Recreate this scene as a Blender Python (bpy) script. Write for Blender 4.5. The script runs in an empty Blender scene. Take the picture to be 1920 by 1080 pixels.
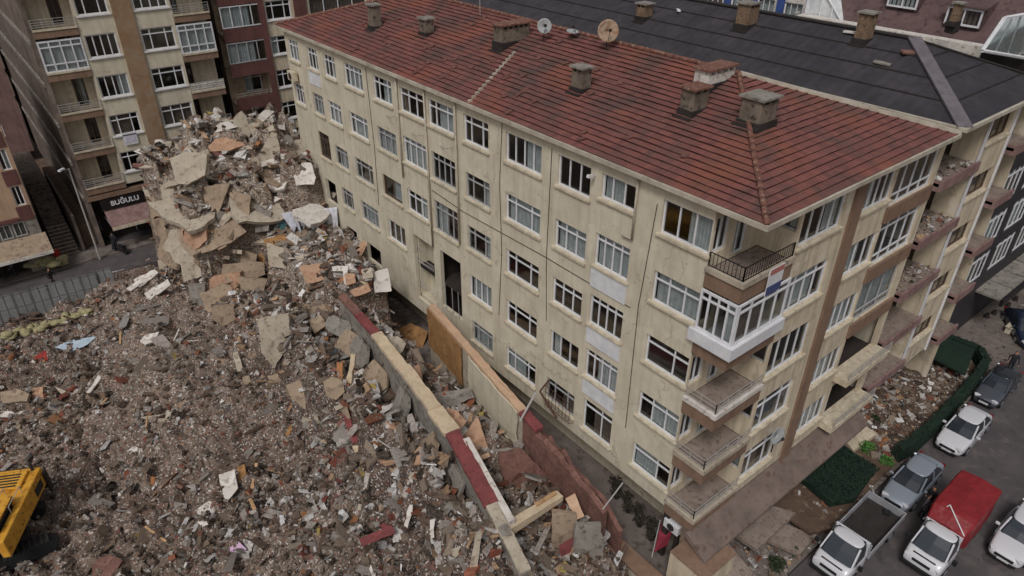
import bpy, bmesh, math, random
import numpy as np
from mathutils import Vector, Matrix, Euler
random.seed(7); RNG = np.random.default_rng(11)
R_ = math.radians
scene = bpy.context.scene
COL = scene.collection

# ------------------------------------------------------------------ camera, world, sun, exposure
CAM = np.array([-18.429, -10.5927, 27.4766]); FPX = 1309.93
PI_, RO_, YA_ = R_(31.7688), R_(0.38659), R_(39.00349)
_fw = np.array([math.sin(YA_), math.cos(YA_), 0]); _rt = np.array([math.cos(YA_), -math.sin(YA_), 0]); _up = np.array([0, 0, 1.])
CF = _fw*math.cos(PI_) - _up*math.sin(PI_); _U0 = _fw*math.sin(PI_) + _up*math.cos(PI_)
CR = _rt*math.cos(RO_) + _U0*math.sin(RO_); CU = -_rt*math.sin(RO_) + _U0*math.cos(RO_)
cd = bpy.data.cameras.new('camera'); cam = bpy.data.objects.new('camera', cd); COL.objects.link(cam)
m = Matrix([[CR[0], CU[0], -CF[0], CAM[0]], [CR[1], CU[1], -CF[1], CAM[1]], [CR[2], CU[2], -CF[2], CAM[2]], [0, 0, 0, 1]])
cam.matrix_world = m
cd.sensor_width = 36; cd.lens = FPX/1920*36; cd.clip_end = 2000; cd.clip_start = 0.5
scene.camera = cam
W = bpy.data.worlds.new('World'); scene.world = W; W.use_nodes = True
wn = W.node_tree.nodes; wl = W.node_tree.links
sky = wn.new('ShaderNodeTexSky'); sky.sky_type = 'NISHITA'; sky.sun_disc = False
sky.sun_elevation = R_(52); sky.sun_rotation = R_(236); sky.dust_density = 4; sky.air_density = 1.2
hs = wn.new('ShaderNodeHueSaturation'); hs.inputs['Saturation'].default_value = 0.3
wl.new(sky.outputs[0], hs.inputs['Color']); wl.new(hs.outputs[0], wn['Background'].inputs[0])
wn['Background'].inputs[1].default_value = 0.09
sd = bpy.data.lights.new('sun', 'SUN'); sun = bpy.data.objects.new('sun', sd); COL.objects.link(sun)
sd.energy = 1.5; sd.angle = R_(14); sd.color = (1, .965, .945)
_az = R_(236); _el = R_(52)
sdir = Vector((math.sin(_az)*math.cos(_el), math.cos(_az)*math.cos(_el), math.sin(_el)))
sun.rotation_euler = sdir.to_track_quat('Z', 'Y').to_euler()
vs = scene.view_settings; vs.view_transform = 'Standard'; vs.look = 'None'; vs.gamma = 1; vs.use_curve_mapping = False
vs.exposure = -0.3
scene.cycles.max_bounces = 6; scene.cycles.transparent_max_bounces = 12

# ------------------------------------------------------------------ measuring: a photograph pixel (1920 wide) to a point on a plane of the place
def ray(px, py): return CF + CR*(px-960)/FPX - CU*(py-540)/FPX
def AX(px, py, x): r = ray(px, py); return CAM + r*((x-CAM[0])/r[0])
def AY(px, py, y): r = ray(px, py); return CAM + r*((y-CAM[1])/r[1])
def AZ(px, py, z): r = ray(px, py); return CAM + r*((z-CAM[2])/r[2])
def AP(px, py, p0, n):
    r = ray(px, py); n = np.asarray(n, float); return CAM + r*(np.dot(np.asarray(p0)-CAM, n)/np.dot(r, n))

# ------------------------------------------------------------------ materials
def lin(c):
    return tuple(((v/255)/12.92 if v/255 <= .04045 else ((v/255+.055)/1.055)**2.4) for v in c)
MATS = {}
def weathered(name, c1, c2=None, scale=1.5, rough=.9, streak=0, bump=.15, metal=0, c3=None, bscale=None, spec=.3):
    """two or three real colours of the surface mixed by noise; streak stretches the dirt downwards"""
    if name in MATS: return MATS[name]
    m = bpy.data.materials.new(name); m.use_nodes = True; nt = m.node_tree; N = nt.nodes; L = nt.links
    b = N['Principled BSDF']; b.inputs['Roughness'].default_value = rough; b.inputs['Metallic'].default_value = metal
    b.inputs['Specular IOR Level'].default_value = spec
    c2 = c2 or tuple(v*.8 for v in c1)
    tc = N.new('ShaderNodeTexCoord'); geo = N.new('ShaderNodeNewGeometry')
    n1 = N.new('ShaderNodeTexNoise'); n1.inputs['Scale'].default_value = scale; n1.inputs['Detail'].default_value = 8; n1.inputs['Roughness'].default_value = .65
    L.new(geo.outputs['Position'] if streak else tc.outputs['Object'], n1.inputs['Vector'])
    r1 = N.new('ShaderNodeValToRGB'); r1.color_ramp.elements[0].position = .38; r1.color_ramp.elements[1].position = .66
    L.new(n1.outputs['Fac'], r1.inputs['Fac'])
    mx = N.new('ShaderNodeMix'); mx.data_type = 'RGBA'; mx.inputs['A'].default_value = (*lin(c1), 1); mx.inputs['B'].default_value = (*lin(c2), 1)
    L.new(r1.outputs[0], mx.inputs['Factor']); out = mx.outputs['Result']
    if streak:
        mp = N.new('ShaderNodeMapping'); mp.inputs['Scale'].default_value = (2.2, 2.2, .16); L.new(geo.outputs['Position'], mp.inputs['Vector'])
        n2 = N.new('ShaderNodeTexNoise'); n2.inputs['Scale'].default_value = 1.6; n2.inputs['Detail'].default_value = 6; L.new(mp.outputs[0], n2.inputs['Vector'])
        r2 = N.new('ShaderNodeValToRGB'); r2.color_ramp.elements[0].position = .45; r2.color_ramp.elements[1].position = .72
        L.new(n2.outputs['Fac'], r2.inputs['Fac'])
        mu = N.new('ShaderNodeMath'); mu.operation = 'MULTIPLY'; mu.inputs[1].default_value = streak; L.new(r2.outputs[0], mu.inputs[0])
        m2 = N.new('ShaderNodeMix'); m2.data_type = 'RGBA'; m2.inputs['B'].default_value = (*lin(c3 or tuple(v*.55 for v in c1)), 1)
        L.new(mu.outputs[0], m2.inputs['Factor']); L.new(out, m2.inputs['A']); out = m2.outputs['Result']
    elif c3:
        n2 = N.new('ShaderNodeTexNoise'); n2.inputs['Scale'].default_value = scale*3.1; n2.inputs['Detail'].default_value = 5; L.new(tc.outputs['Object'], n2.inputs['Vector'])
        r2 = N.new('ShaderNodeValToRGB'); r2.color_ramp.elements[0].position = .55; r2.color_ramp.elements[1].position = .68; L.new(n2.outputs['Fac'], r2.inputs['Fac'])
        m2 = N.new('ShaderNodeMix'); m2.data_type = 'RGBA'; m2.inputs['B'].default_value = (*lin(c3), 1)
        L.new(r2.outputs[0], m2.inputs['Factor']); L.new(out, m2.inputs['A']); out = m2.outputs['Result']
    L.new(out, b.inputs['Base Color'])
    if bump:
        n3 = N.new('ShaderNodeTexNoise'); n3.inputs['Scale'].default_value = bscale or scale*8; n3.inputs['Detail'].default_value = 6; L.new(tc.outputs['Object'], n3.inputs['Vector'])
        bp = N.new('ShaderNodeBump'); bp.inputs['Strength'].default_value = bump; bp.inputs['Distance'].default_value = .05
        L.new(n3.outputs['Fac'], bp.inputs['Height']); L.new(bp.outputs[0], b.inputs['Normal'])
    MATS[name] = m; return m
def glass_mat():
    m = bpy.data.materials.new('window_glass'); m.use_nodes = True; nt = m.node_tree; N = nt.nodes; L = nt.links
    N.remove(N['Principled BSDF'])
    t = N.new('ShaderNodeBsdfTransparent'); t.inputs[0].default_value = (.62, .66, .66, 1)
    g = N.new('ShaderNodeBsdfGlossy'); g.inputs['Roughness'].default_value = .08
    f = N.new('ShaderNodeLayerWeight'); f.inputs['Blend'].default_value = .5
    q = N.new('ShaderNodeMath'); q.operation = 'POWER'; q.inputs[1].default_value = 5; L.new(f.outputs['Facing'], q.inputs[0])
    a = N.new('ShaderNodeMath'); a.operation = 'MULTIPLY_ADD'; a.inputs[1].default_value = .9; a.inputs[2].default_value = .11; L.new(q.outputs[0], a.inputs[0])
    x = N.new('ShaderNodeMixShader'); L.new(a.outputs[0], x.inputs[0]); L.new(t.outputs[0], x.inputs[1]); L.new(g.outputs[0], x.inputs[2])
    L.new(x.outputs[0], N['Material Output'].inputs[0]); return m
def plain(name, c, rough=.6, metal=0, coat=0, spec=.5):
    if name in MATS: return MATS[name]
    m = bpy.data.materials.new(name); m.use_nodes = True; b = m.node_tree.nodes['Principled BSDF']
    b.inputs['Base Color'].default_value = (*lin(c), 1); b.inputs['Roughness'].default_value = rough; b.inputs['Metallic'].default_value = metal
    b.inputs['Coat Weight'].default_value = coat; b.inputs['Specular IOR Level'].default_value = spec
    MATS[name] = m; return m
GLASS = glass_mat()
def patches(m, light, dark):   # repaired and peeled areas with edges of their own
    nt = m.node_tree; N = nt.nodes; L = nt.links; b = N['Principled BSDF']; src = b.inputs['Base Color'].links[0].from_socket; geo = N.new('ShaderNodeNewGeometry')
    for (sc_, lo, hi_, f, col, off) in ((.55, .6, .615, .5, light, 3), (.9, .63, .64, .6, dark, 9), (3.2, .69, .7, .7, dark, 17)):
        mp = N.new('ShaderNodeMapping'); mp.inputs['Location'].default_value = (off, off*2, off*3); L.new(geo.outputs['Position'], mp.inputs['Vector'])
        n = N.new('ShaderNodeTexNoise'); n.inputs['Scale'].default_value = sc_; n.inputs['Detail'].default_value = 10; n.inputs['Roughness'].default_value = .62; L.new(mp.outputs[0], n.inputs['Vector'])
        mr_ = N.new('ShaderNodeMapRange'); mr_.inputs['From Min'].default_value = lo; mr_.inputs['From Max'].default_value = hi_; L.new(n.outputs['Fac'], mr_.inputs[0]); mu = N.new('ShaderNodeMath'); mu.operation = 'MULTIPLY'; mu.inputs[1].default_value = f; L.new(mr_.outputs[0], mu.inputs[0])
        mx = N.new('ShaderNodeMix'); mx.data_type = 'RGBA'; mx.inputs['B'].default_value = (*lin(col), 1); L.new(mu.outputs[0], mx.inputs['Factor']); L.new(src, mx.inputs['A']); src = mx.outputs['Result']
    v = N.new('ShaderNodeTexVoronoi'); v.feature = 'DISTANCE_TO_EDGE'; v.inputs['Scale'].default_value = .22
    nz = N.new('ShaderNodeTexNoise'); nz.inputs['Scale'].default_value = 1.3; nz.inputs['Detail'].default_value = 8; L.new(geo.outputs['Position'], nz.inputs['Vector'])
    mv = N.new('ShaderNodeMix'); mv.data_type = 'VECTOR'; mv.inputs['Factor'].default_value = .55; L.new(geo.outputs['Position'], mv.inputs['A']); L.new(nz.outputs['Color'], mv.inputs['B']); L.new(mv.outputs['Result'], v.inputs['Vector'])
    lt = N.new('ShaderNodeMath'); lt.operation = 'LESS_THAN'; lt.inputs[1].default_value = .0022; L.new(v.outputs['Distance'], lt.inputs[0]); mu = N.new('ShaderNodeMath'); mu.operation = 'MULTIPLY'; mu.inputs[1].default_value = .3; L.new(lt.outputs[0], mu.inputs[0])
    mx = N.new('ShaderNodeMix'); mx.data_type = 'RGBA'; mx.inputs['B'].default_value = (*lin((104, 92, 82)), 1); L.new(mu.outputs[0], mx.inputs['Factor']); L.new(src, mx.inputs['A']); L.new(mx.outputs['Result'], b.inputs['Base Color'])
def tile_mat():
    m = bpy.data.materials.new('roof_tiles'); m.use_nodes = True; nt = m.node_tree; N = nt.nodes; L = nt.links
    b = N['Principled BSDF']; b.inputs['Roughness'].default_value = .8; b.inputs['Specular IOR Level'].default_value = .25
    uv = N.new('ShaderNodeUVMap'); geo = N.new('ShaderNodeNewGeometry')
    br = N.new('ShaderNodeTexBrick'); br.inputs['Scale'].default_value = 1; br.inputs['Brick Width'].default_value = .24; br.inputs['Row Height'].default_value = .31
    br.inputs['Mortar Size'].default_value = .008; br.inputs['Color1'].default_value = (0, 0, 0, 1); br.inputs['Color2'].default_value = (1, 1, 1, 1); br.inputs['Mortar'].default_value = (.1, .1, .1, 1)
    br.offset = .5; L.new(uv.outputs[0], br.inputs['Vector'])
    rp = N.new('ShaderNodeValToRGB'); e = rp.color_ramp.elements; e[0].color = (*lin((112, 74, 70)), 1); e[1].color = (*lin((134, 86, 78)), 1)
    x = e.new(.5); x.color = (*lin((126, 80, 74)), 1); L.new(br.outputs['Color'], rp.inputs['Fac'])
    n = N.new('ShaderNodeTexNoise'); n.inputs['Scale'].default_value = .55; n.inputs['Detail'].default_value = 9; n.inputs['Roughness'].default_value = .7; L.new(geo.outputs['Position'], n.inputs['Vector'])
    r2 = N.new('ShaderNodeValToRGB'); r2.color_ramp.elements[0].position = .46; r2.color_ramp.elements[1].position = .64; r2.color_ramp.elements[1].color = (.85, .85, .85, 1); L.new(n.outputs['Fac'], r2.inputs['Fac'])
    m2 = N.new('ShaderNodeMix'); m2.data_type = 'RGBA'; m2.inputs['B'].default_value = (*lin((88, 74, 70)), 1); L.new(r2.outputs[0], m2.inputs['Factor']); L.new(rp.outputs[0], m2.inputs['A'])
    n4 = N.new('ShaderNodeTexNoise'); n4.inputs['Scale'].default_value = .35; n4.inputs['Detail'].default_value = 5
    mp = N.new('ShaderNodeMapping'); mp.inputs['Location'].default_value = (31, 7, 2); L.new(geo.outputs['Position'], mp.inputs['Vector']); L.new(mp.outputs[0], n4.inputs['Vector'])
    r4 = N.new('ShaderNodeValToRGB'); r4.color_ramp.elements[0].position = .52; r4.color_ramp.elements[1].position = .7; r4.color_ramp.elements[1].color = (.5, .5, .5, 1); L.new(n4.outputs['Fac'], r4.inputs['Fac'])
    m4 = N.new('ShaderNodeMix'); m4.data_type = 'RGBA'; m4.inputs['B'].default_value = (*lin((152, 90, 66)), 1); L.new(r4.outputs[0], m4.inputs['Factor']); L.new(m2.outputs['Result'], m4.inputs['A'])
    L.new(m4.outputs['Result'], b.inputs['Base Color'])
    w = N.new('ShaderNodeTexWave'); w.wave_type = 'BANDS'; w.bands_direction = 'X'; w.inputs['Scale'].default_value = 1/.24/1.0*.32
    L.new(uv.outputs[0], w.inputs['Vector'])
    bp = N.new('ShaderNodeBump'); bp.inputs['Strength'].default_value = .35; bp.inputs['Distance'].default_value = .03; L.new(w.outputs['Fac'], bp.inputs['Height']); L.new(bp.outputs[0], b.inputs['Normal'])
    return m
def sheet_mat(name, c1, c2, period, axis='Y'):
    """corrugated roofing sheet"""
    m = weathered(name, c1, c2, .7, .75, bump=0, c3=tuple(v*.8 for v in c1)); nt = m.node_tree; N = nt.nodes; L = nt.links; b = N['Principled BSDF']
    geo = N.new('ShaderNodeNewGeometry'); w = N.new('ShaderNodeTexWave'); w.wave_type = 'BANDS'; w.bands_direction = axis; w.inputs['Scale'].default_value = .314/period; w.inputs['Distortion'].default_value = 1.2; w.inputs['Detail'].default_value = 3
    L.new(geo.outputs['Position'], w.inputs['Vector'])
    bp = N.new('ShaderNodeBump'); bp.inputs['Strength'].default_value = .55; bp.inputs['Distance'].default_value = .05; L.new(w.outputs['Fac'], bp.inputs['Height']); L.new(bp.outputs[0], b.inputs['Normal'])
    return m
def attr_mat(name, rough=.9, scale=4, dirt=(70, 58, 50)):
    m = bpy.data.materials.new(name); m.use_nodes = True; nt = m.node_tree; N = nt.nodes; L = nt.links; b = N['Principled BSDF']
    b.inputs['Roughness'].default_value = rough; b.inputs['Specular IOR Level'].default_value = .25
    a = N.new('ShaderNodeAttribute'); a.attribute_name = 'col'
    geo = N.new('ShaderNodeNewGeometry'); n = N.new('ShaderNodeTexNoise'); n.inputs['Scale'].default_value = scale; n.inputs['Detail'].default_value = 7; L.new(geo.outputs['Position'], n.inputs['Vector'])
    r = N.new('ShaderNodeValToRGB'); r.color_ramp.elements[0].position = .42; r.color_ramp.elements[1].position = .7; r.color_ramp.elements[1].color = (.7, .7, .7, 1); L.new(n.outputs['Fac'], r.inputs['Fac'])
    mx = N.new('ShaderNodeMix'); mx.data_type = 'RGBA'; mx.inputs['B'].default_value = (*lin(dirt), 1); L.new(r.outputs[0], mx.inputs['Factor']); L.new(a.outputs['Color'], mx.inputs['A'])
    L.new(mx.outputs['Result'], b.inputs['Base Color'])
    n3 = N.new('ShaderNodeTexNoise'); n3.inputs['Scale'].default_value = 14; n3.inputs['Detail'].default_value = 5; L.new(geo.outputs['Position'], n3.inputs['Vector'])
    bp = N.new('ShaderNodeBump'); bp.inputs['Strength'].default_value = .4; bp.inputs['Distance'].default_value = .05; L.new(n3.outputs['Fac'], bp.inputs['Height']); L.new(bp.outputs[0], b.inputs['Normal'])
    return m
M = dict(
    cream=weathered('cream_plaster', (214, 205, 184), (197, 187, 166), .8, streak=.3, c3=(148, 137, 120), bump=.1),
    creamB=weathered('pale_plaster', (214, 200, 176), (196, 182, 158), 1.1, streak=.6, c3=(150, 136, 118), bump=.1),
    brown=weathered('brown_paint', (142, 116, 98), (126, 102, 86), 1.4, streak=.4, c3=(100, 78, 64), bump=.08),
    mauve=weathered('faded_maroon_paint', (150, 122, 118), (128, 102, 98), 1.3, streak=.5, c3=(90, 68, 64), bump=.08),
    maroon=weathered('maroon_paint', (112, 76, 72), (98, 66, 62), 1.4, streak=.4, c3=(72, 52, 48), bump=.08),
    white=weathered('white_plastic', (226, 226, 228), (206, 206, 210), 2, .5, bump=0),
    greyframe=weathered('grey_frame', (176, 176, 176), (156, 156, 158), 2, .5, bump=0),
    brownframe=weathered('brown_frame', (104, 84, 72), (86, 70, 62), 2, .5, bump=0),
    sill=weathered('sill_stone', (212, 200, 176), (176, 164, 142), 3, bump=.1),
    curtain=weathered('curtain_cloth', (228, 230, 230), (196, 200, 202), 3, bump=0), blind=weathered('brown_curtain_cloth', (150, 128, 116), (120, 104, 96), 3, bump=0),
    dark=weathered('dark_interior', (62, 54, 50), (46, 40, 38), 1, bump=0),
    concrete=weathered('grey_concrete', (150, 144, 136), (120, 114, 106), 1.2, bump=.3, c3=(98, 90, 82)),
    chim=weathered('sooty_render', (132, 120, 106), (98, 88, 80), 1.6, bump=.3, c3=(64, 56, 52)),
    gutter=weathered('gutter_metal', (196, 188, 172), (160, 150, 134), 1.2, .6, bump=.05),
    tiles=tile_mat(), lip=weathered('tile_edge', (74, 46, 42), (58, 38, 36), 2, bump=0),
    ridge=weathered('ridge_tile', (128, 88, 76), (108, 72, 62), 3, bump=.3, c3=(150, 136, 118)),
    black=sheet_mat('black_roof_sheet', (68, 64, 68), (52, 50, 55), .55, 'Y'),
    floor=weathered('balcony_floor', (150, 136, 126), (128, 114, 104), 1.6, bump=.1, c3=(108, 96, 88)),
    iron=plain('black_iron', (38, 34, 34), .5, .3), steel=plain('pale_steel', (190, 186, 182), .4, .3),
    asphalt=weathered('asphalt', (92, 86, 86), (78, 73, 74), .5, .8, bump=.2, c3=(100, 92, 90), bscale=30),
    pave=weathered('paving', (124, 114, 108), (104, 95, 90), .9, bump=.2, c3=(86, 76, 70)),
    soil=weathered('bare_soil', (104, 84, 70), (84, 68, 58), .8, bump=.6, c3=(124, 104, 88)),
    tan=weathered('tan_plaster', (188, 152, 126), (168, 134, 110), 1.6, bump=.15, c3=(150, 112, 88)),
    ochre=weathered('ochre_paint', (168, 128, 84), (146, 108, 70), 1.2, bump=.15, c3=(128, 92, 60)),
    peach=weathered('peach_paint', (202, 170, 142), (184, 152, 126), 1.6, bump=.15, c3=(188, 156, 128)),
    beige=weathered('beige_paint', (208, 190, 162), (190, 170, 144), 1.6, bump=.15, c3=(190, 168, 138)),
    redpaint=weathered('dark_red_paint', (136, 74, 74), (112, 62, 62), 1.6, bump=.15, c3=(104, 60, 56)),
    redbrick=weathered('red_brown_brick', (138, 102, 92), (108, 78, 70), 2.2, bump=.5, c3=(100, 72, 64)),
    paleconc=weathered('pale_concrete', (188, 176, 158), (164, 152, 136), 1.3, bump=.4, c3=(136, 124, 110)),
    warmconc=weathered('dusty_concrete', (168, 148, 126), (144, 126, 108), 1.3, bump=.4, c3=(118, 102, 88)),
    whitepl=weathered('white_plaster', (222, 216, 208), (196, 188, 180), 1.6, bump=.2, c3=(160, 148, 138)),
    wood=weathered('raw_timber', (196, 160, 120), (160, 126, 92), 3, bump=.2),
    tarp=weathered('red_tarpaulin', (142, 42, 46), (122, 36, 40), 1.2, .5, bump=.25, bscale=2), rubber=plain('rubber', (26, 26, 28), .8),
    carglass=plain('car_glass', (44, 50, 58), .08, 0, 0, .9), lamp=plain('lamp_glass', (205, 205, 210), .15),
    redlamp=plain('red_lamp_glass', (120, 16, 18), .2), whitepaint=plain('white_car_paint', (208, 208, 212), .25, 0, .6),
    silver=plain('silver_car_paint', (158, 166, 178), .3, .35, .6), blackpaint=plain('black_car_paint', (26, 26, 30), .2, 0, .8),
    yellow=weathered('yellow_machine_paint', (226, 170, 66), (206, 146, 52), 1.5, .45, bump=.05, c3=(150, 106, 40)),
    darksteel=weathered('dark_steel', (58, 54, 52), (44, 40, 38), 2, .6, bump=.2),
    green=weathered('dark_green_netting', (34, 52, 40), (26, 42, 34), 1.5, bump=.5, bscale=20),
    skin=plain('skin', (176, 130, 104), .6),
)

patches(M['cream'], (220, 211, 190), (172, 160, 138)); patches(M['creamB'], (222, 212, 198), (170, 156, 138)); patches(M['asphalt'], (104, 99, 99), (66, 62, 63)); patches(M['pave'], (140, 132, 124), (84, 76, 72))
# ------------------------------------------------------------------ objects, things and mesh builders
def thing(name, label, cat, loc=(0, 0, 0), rz=0, group=None):
    o = bpy.data.objects.new(name, None); COL.objects.link(o); o.location = loc; o.rotation_euler = (0, 0, rz)
    o.empty_display_size = .2; o['label'] = label; o['category'] = cat
    if group: o['group'] = group
    return o
def tag(o, label, cat, group=None):
    o['label'] = label; o['category'] = cat
    if group: o['group'] = group
    return o
class MB:
    def __init__(s): s.v = []; s.f = []; s.m = []; s.uv = {}
    def face(s, pts, mi=0):
        i = len(s.v); s.v += [tuple(map(float, p)) for p in pts]; s.f.append(tuple(range(i, i+len(pts)))); s.m.append(mi)
    def box8(s, p, mi=0):   # 8 corners: bottom ring then top ring
        i = len(s.v); s.v += [tuple(map(float, q)) for q in p]
        for f in ((3, 2, 1, 0), (4, 5, 6, 7), (0, 1, 5, 4), (1, 2, 6, 5), (2, 3, 7, 6), (3, 0, 4, 7)): s.f.append(tuple(i+k for k in f)); s.m.append(mi)
    def box(s, a, b, mi=0):
        x0, y0, z0 = [min(a[k], b[k]) for k in range(3)]; x1, y1, z1 = [max(a[k], b[k]) for k in range(3)]
        s.box8([(x0, y0, z0), (x1, y0, z0), (x1, y1, z0), (x0, y1, z0), (x0, y0, z1), (x1, y0, z1), (x1, y1, z1), (x0, y1, z1)], mi)
    def rbox(s, c, size, rot, mi=0):
        Rm = Euler(rot).to_matrix(); c = Vector(c); hx, hy, hz = [d/2 for d in size]
        s.box8([c+Rm@Vector(q) for q in ((-hx, -hy, -hz), (hx, -hy, -hz), (hx, hy, -hz), (-hx, hy, -hz), (-hx, -hy, hz), (hx, -hy, hz), (hx, hy, hz), (-hx, hy, hz))], mi)
    def tube(s, a, b, r, n=6, mi=0, r2=None):
        a = Vector(a); b = Vector(b); d = (b-a).normalized(); u = d.orthogonal().normalized(); w = d.cross(u); i = len(s.v); r2 = r if r2 is None else r2
        for (c, q) in ((a, r), (b, r2)):
            for k in range(n): t = 2*math.pi*k/n; s.v.append(tuple(c+(u*math.cos(t)+w*math.sin(t))*q))
        for k in range(n): s.f.append((i+k, i+(k+1) % n, i+n+(k+1) % n, i+n+k)); s.m.append(mi)
        s.f.append(tuple(i+k for k in reversed(range(n)))); s.m.append(mi); s.f.append(tuple(i+n+k for k in range(n))); s.m.append(mi)
    def prism(s, poly, off, mi=0):   # closed polygon extruded by the vector off
        poly = [Vector(p) for p in poly]; off = Vector(off); n = len(poly); i = len(s.v)
        s.v += [tuple(p) for p in poly]+[tuple(p+off) for p in poly]
        s.f.append(tuple(range(i, i+n))); s.m.append(mi); s.f.append(tuple(reversed(range(i+n, i+2*n)))); s.m.append(mi)
        for k in range(n): s.f.append((i+k, i+n+k, i+n+(k+1) % n, i+(k+1) % n)); s.m.append(mi)
    def build(s, name, mats, parent=None, loc=None, smooth=False, bevel=0, local=False, fix=True):
        me = bpy.data.meshes.new(name)
        off = Vector((0, 0, 0))
        if parent is not None and not local: off = world_loc(parent)
        elif loc is not None: off = Vector(loc)
        me.from_pydata([tuple(Vector(p)-off) for p in s.v], [], s.f)
        if not isinstance(mats, (list, tuple)): mats = [mats]
        for q in mats: me.materials.append(q)
        me.polygons.foreach_set('material_index', s.m)
        if smooth: me.polygons.foreach_set('use_smooth', [True]*len(s.f))
        if fix:
            bm = bmesh.new(); bm.from_mesh(me); bmesh.ops.recalc_face_normals(bm, faces=bm.faces); bm.to_mesh(me); bm.free()
        me.update()
        o = bpy.data.objects.new(name, me); COL.objects.link(o)
        if parent is not None: o.parent = parent
        elif loc is not None: o.location = off
        if bevel:
            bv = o.modifiers.new('b', 'BEVEL'); bv.width = bevel; bv.segments = 2; bv.limit_method = 'ANGLE'
        return o
def world_loc(p):
    v = Vector((0, 0, 0))
    while p is not None: v = v+p.location; p = p.parent
    return v
class PL:   # a facade plane: u along it, z up, d outwards
    def __init__(s, o, u, n): s.o = Vector(o); s.u = Vector(u); s.n = Vector(n)
    def p(s, u, z, d=0): q = s.o+s.u*u+s.n*d; return Vector((q.x, q.y, z))
    def box(s, mb, u0, u1, z0, z1, d0, d1, mi=0):
        mb.box8([s.p(u0, z0, d0), s.p(u1, z0, d0), s.p(u1, z0, d1), s.p(u0, z0, d1), s.p(u0, z1, d0), s.p(u1, z1, d0), s.p(u1, z1, d1), s.p(u0, z1, d1)], mi)
    def quad(s, mb, u0, u1, z0, z1, d, mi=0): mb.face([s.p(u0, z0, d), s.p(u1, z0, d), s.p(u1, z1, d), s.p(u0, z1, d)], mi)
def wall(pl, mb, u0, u1, z0, z1, holes, depth=.22, mi=0):
    us = sorted({u0, u1, *[h[0] for h in holes], *[h[1] for h in holes]}); zs = sorted({z0, z1, *[h[2] for h in holes], *[h[3] for h in holes]})
    us = [u for u in us if u0 <= u <= u1]; zs = [z for z in zs if z0 <= z <= z1]
    for a, b in zip(us, us[1:]):
        for c, d in zip(zs, zs[1:]):
            mu, mz = (a+b)/2, (c+d)/2
            if any(h[0] < mu < h[1] and h[2] < mz < h[3] for h in holes): continue
            pl.quad(mb, a, b, c, d, 0, mi)
    for h in holes:
        a, b, c, d = h
        mb.face([pl.p(a, c, 0), pl.p(a, d, 0), pl.p(a, d, -depth), pl.p(a, c, -depth)], mi); mb.face([pl.p(b, c, 0), pl.p(b, c, -depth), pl.p(b, d, -depth), pl.p(b, d, 0)], mi)
        mb.face([pl.p(a, c, 0), pl.p(a, c, -depth), pl.p(b, c, -depth), pl.p(b, c, 0)], mi); mb.face([pl.p(a, d, 0), pl.p(b, d, 0), pl.p(b, d, -depth), pl.p(a, d, -depth)], mi)
STY = {  # fractions of the width at the mullions, transom height (fraction from the top) or 0
    'w': ((.27, .73), .27), 'e3': ((.333, .667), 0), 'e4': ((.25, .5, .75), 0), 't3': ((.333, .667), .27), 't2': ((.35,), .27), 't4': ((.25, .5, .75), .25),
    'v3': ((.34, .7), 0), 's2': ((.5,), 0), 'd2': ((.38,), .22), 'tt': ((.25, .5, .75), .2)}
def window(bld, pl, u0, u1, z0, z1, style='w', fr='white', curtain=None, sill=True, d=-.12, bar=.07, open_=False, low=0):
    """frame with its mullions (part), pane, curtain and sill (sub-parts)"""
    if curtain is None and random.random() < .45: curtain = random.choice([.3, .5, -.35, -.6, .7])
    cuts, tr = STY[style]; mb = MB(); w = u1-u0; h = z1-z0; t = .07
    pl.box(mb, u0, u1, z0, z0+bar, d-t/2, d+t/2); pl.box(mb, u0, u1, z1-bar, z1, d-t/2, d+t/2)
    pl.box(mb, u0, u0+bar, z0+bar, z1-bar, d-t/2, d+t/2); pl.box(mb, u1-bar, u1, z0+bar, z1-bar, d-t/2, d+t/2)
    tz = z1-h*tr if tr else z1-bar
    if tr: pl.box(mb, u0+bar, u1-bar, tz-bar*.4, tz+bar*.4, d-t/2+.003, d+t/2+.003)
    lz = z0+low if low else z0+bar
    if low: pl.box(mb, u0+bar, u1-bar, lz-bar*.4, lz+bar*.4, d-t/2+.003, d+t/2+.003)
    for c in cuts: pl.box(mb, u0+w*c-bar*.42, u0+w*c+bar*.42, z0+bar, z1-bar, d-t/2+.006, d+t/2-.004)
    o = mb.build('window', M[fr], bld)
    g = MB(); pl.quad(g, u0+bar*.5, u1-bar*.5, z0+bar*.5, z1-bar*.5, d-.01); g.build('pane', GLASS, o)
    if curtain:
        c = MB(); n = max(3, int(w*7)); a0 = u0+bar; a1 = u1-bar
        spans = [(a0, a1)] if curtain == 1 else [(a0, a0+(a1-a0)*curtain)] if curtain > 0 else [(a1+(a1-a0)*curtain, a1)]
        for (a, b) in spans:
            for k in range(n):
                k0 = a+(b-a)*k/n; k1 = a+(b-a)*(k+1)/n; da = .03*(k % 2); db = .03*((k+1) % 2)
                c.face([pl.p(k0, z0+.03, d-.1-da), pl.p(k1, z0+.03, d-.1-db), pl.p(k1, z1-.03, d-.1-db), pl.p(k0, z1-.03, d-.1-da)])
        c.build('curtain', M['curtain'] if random.random() < .82 else M['blind'], o)
    if sill:
        s = MB(); pl.box(s, u0-.1, u1+.1, z0-.1, z0-.003, -.1, .12); s.build('sill', M['sill'] if sill is True else M[sill], o)
    return o

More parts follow.
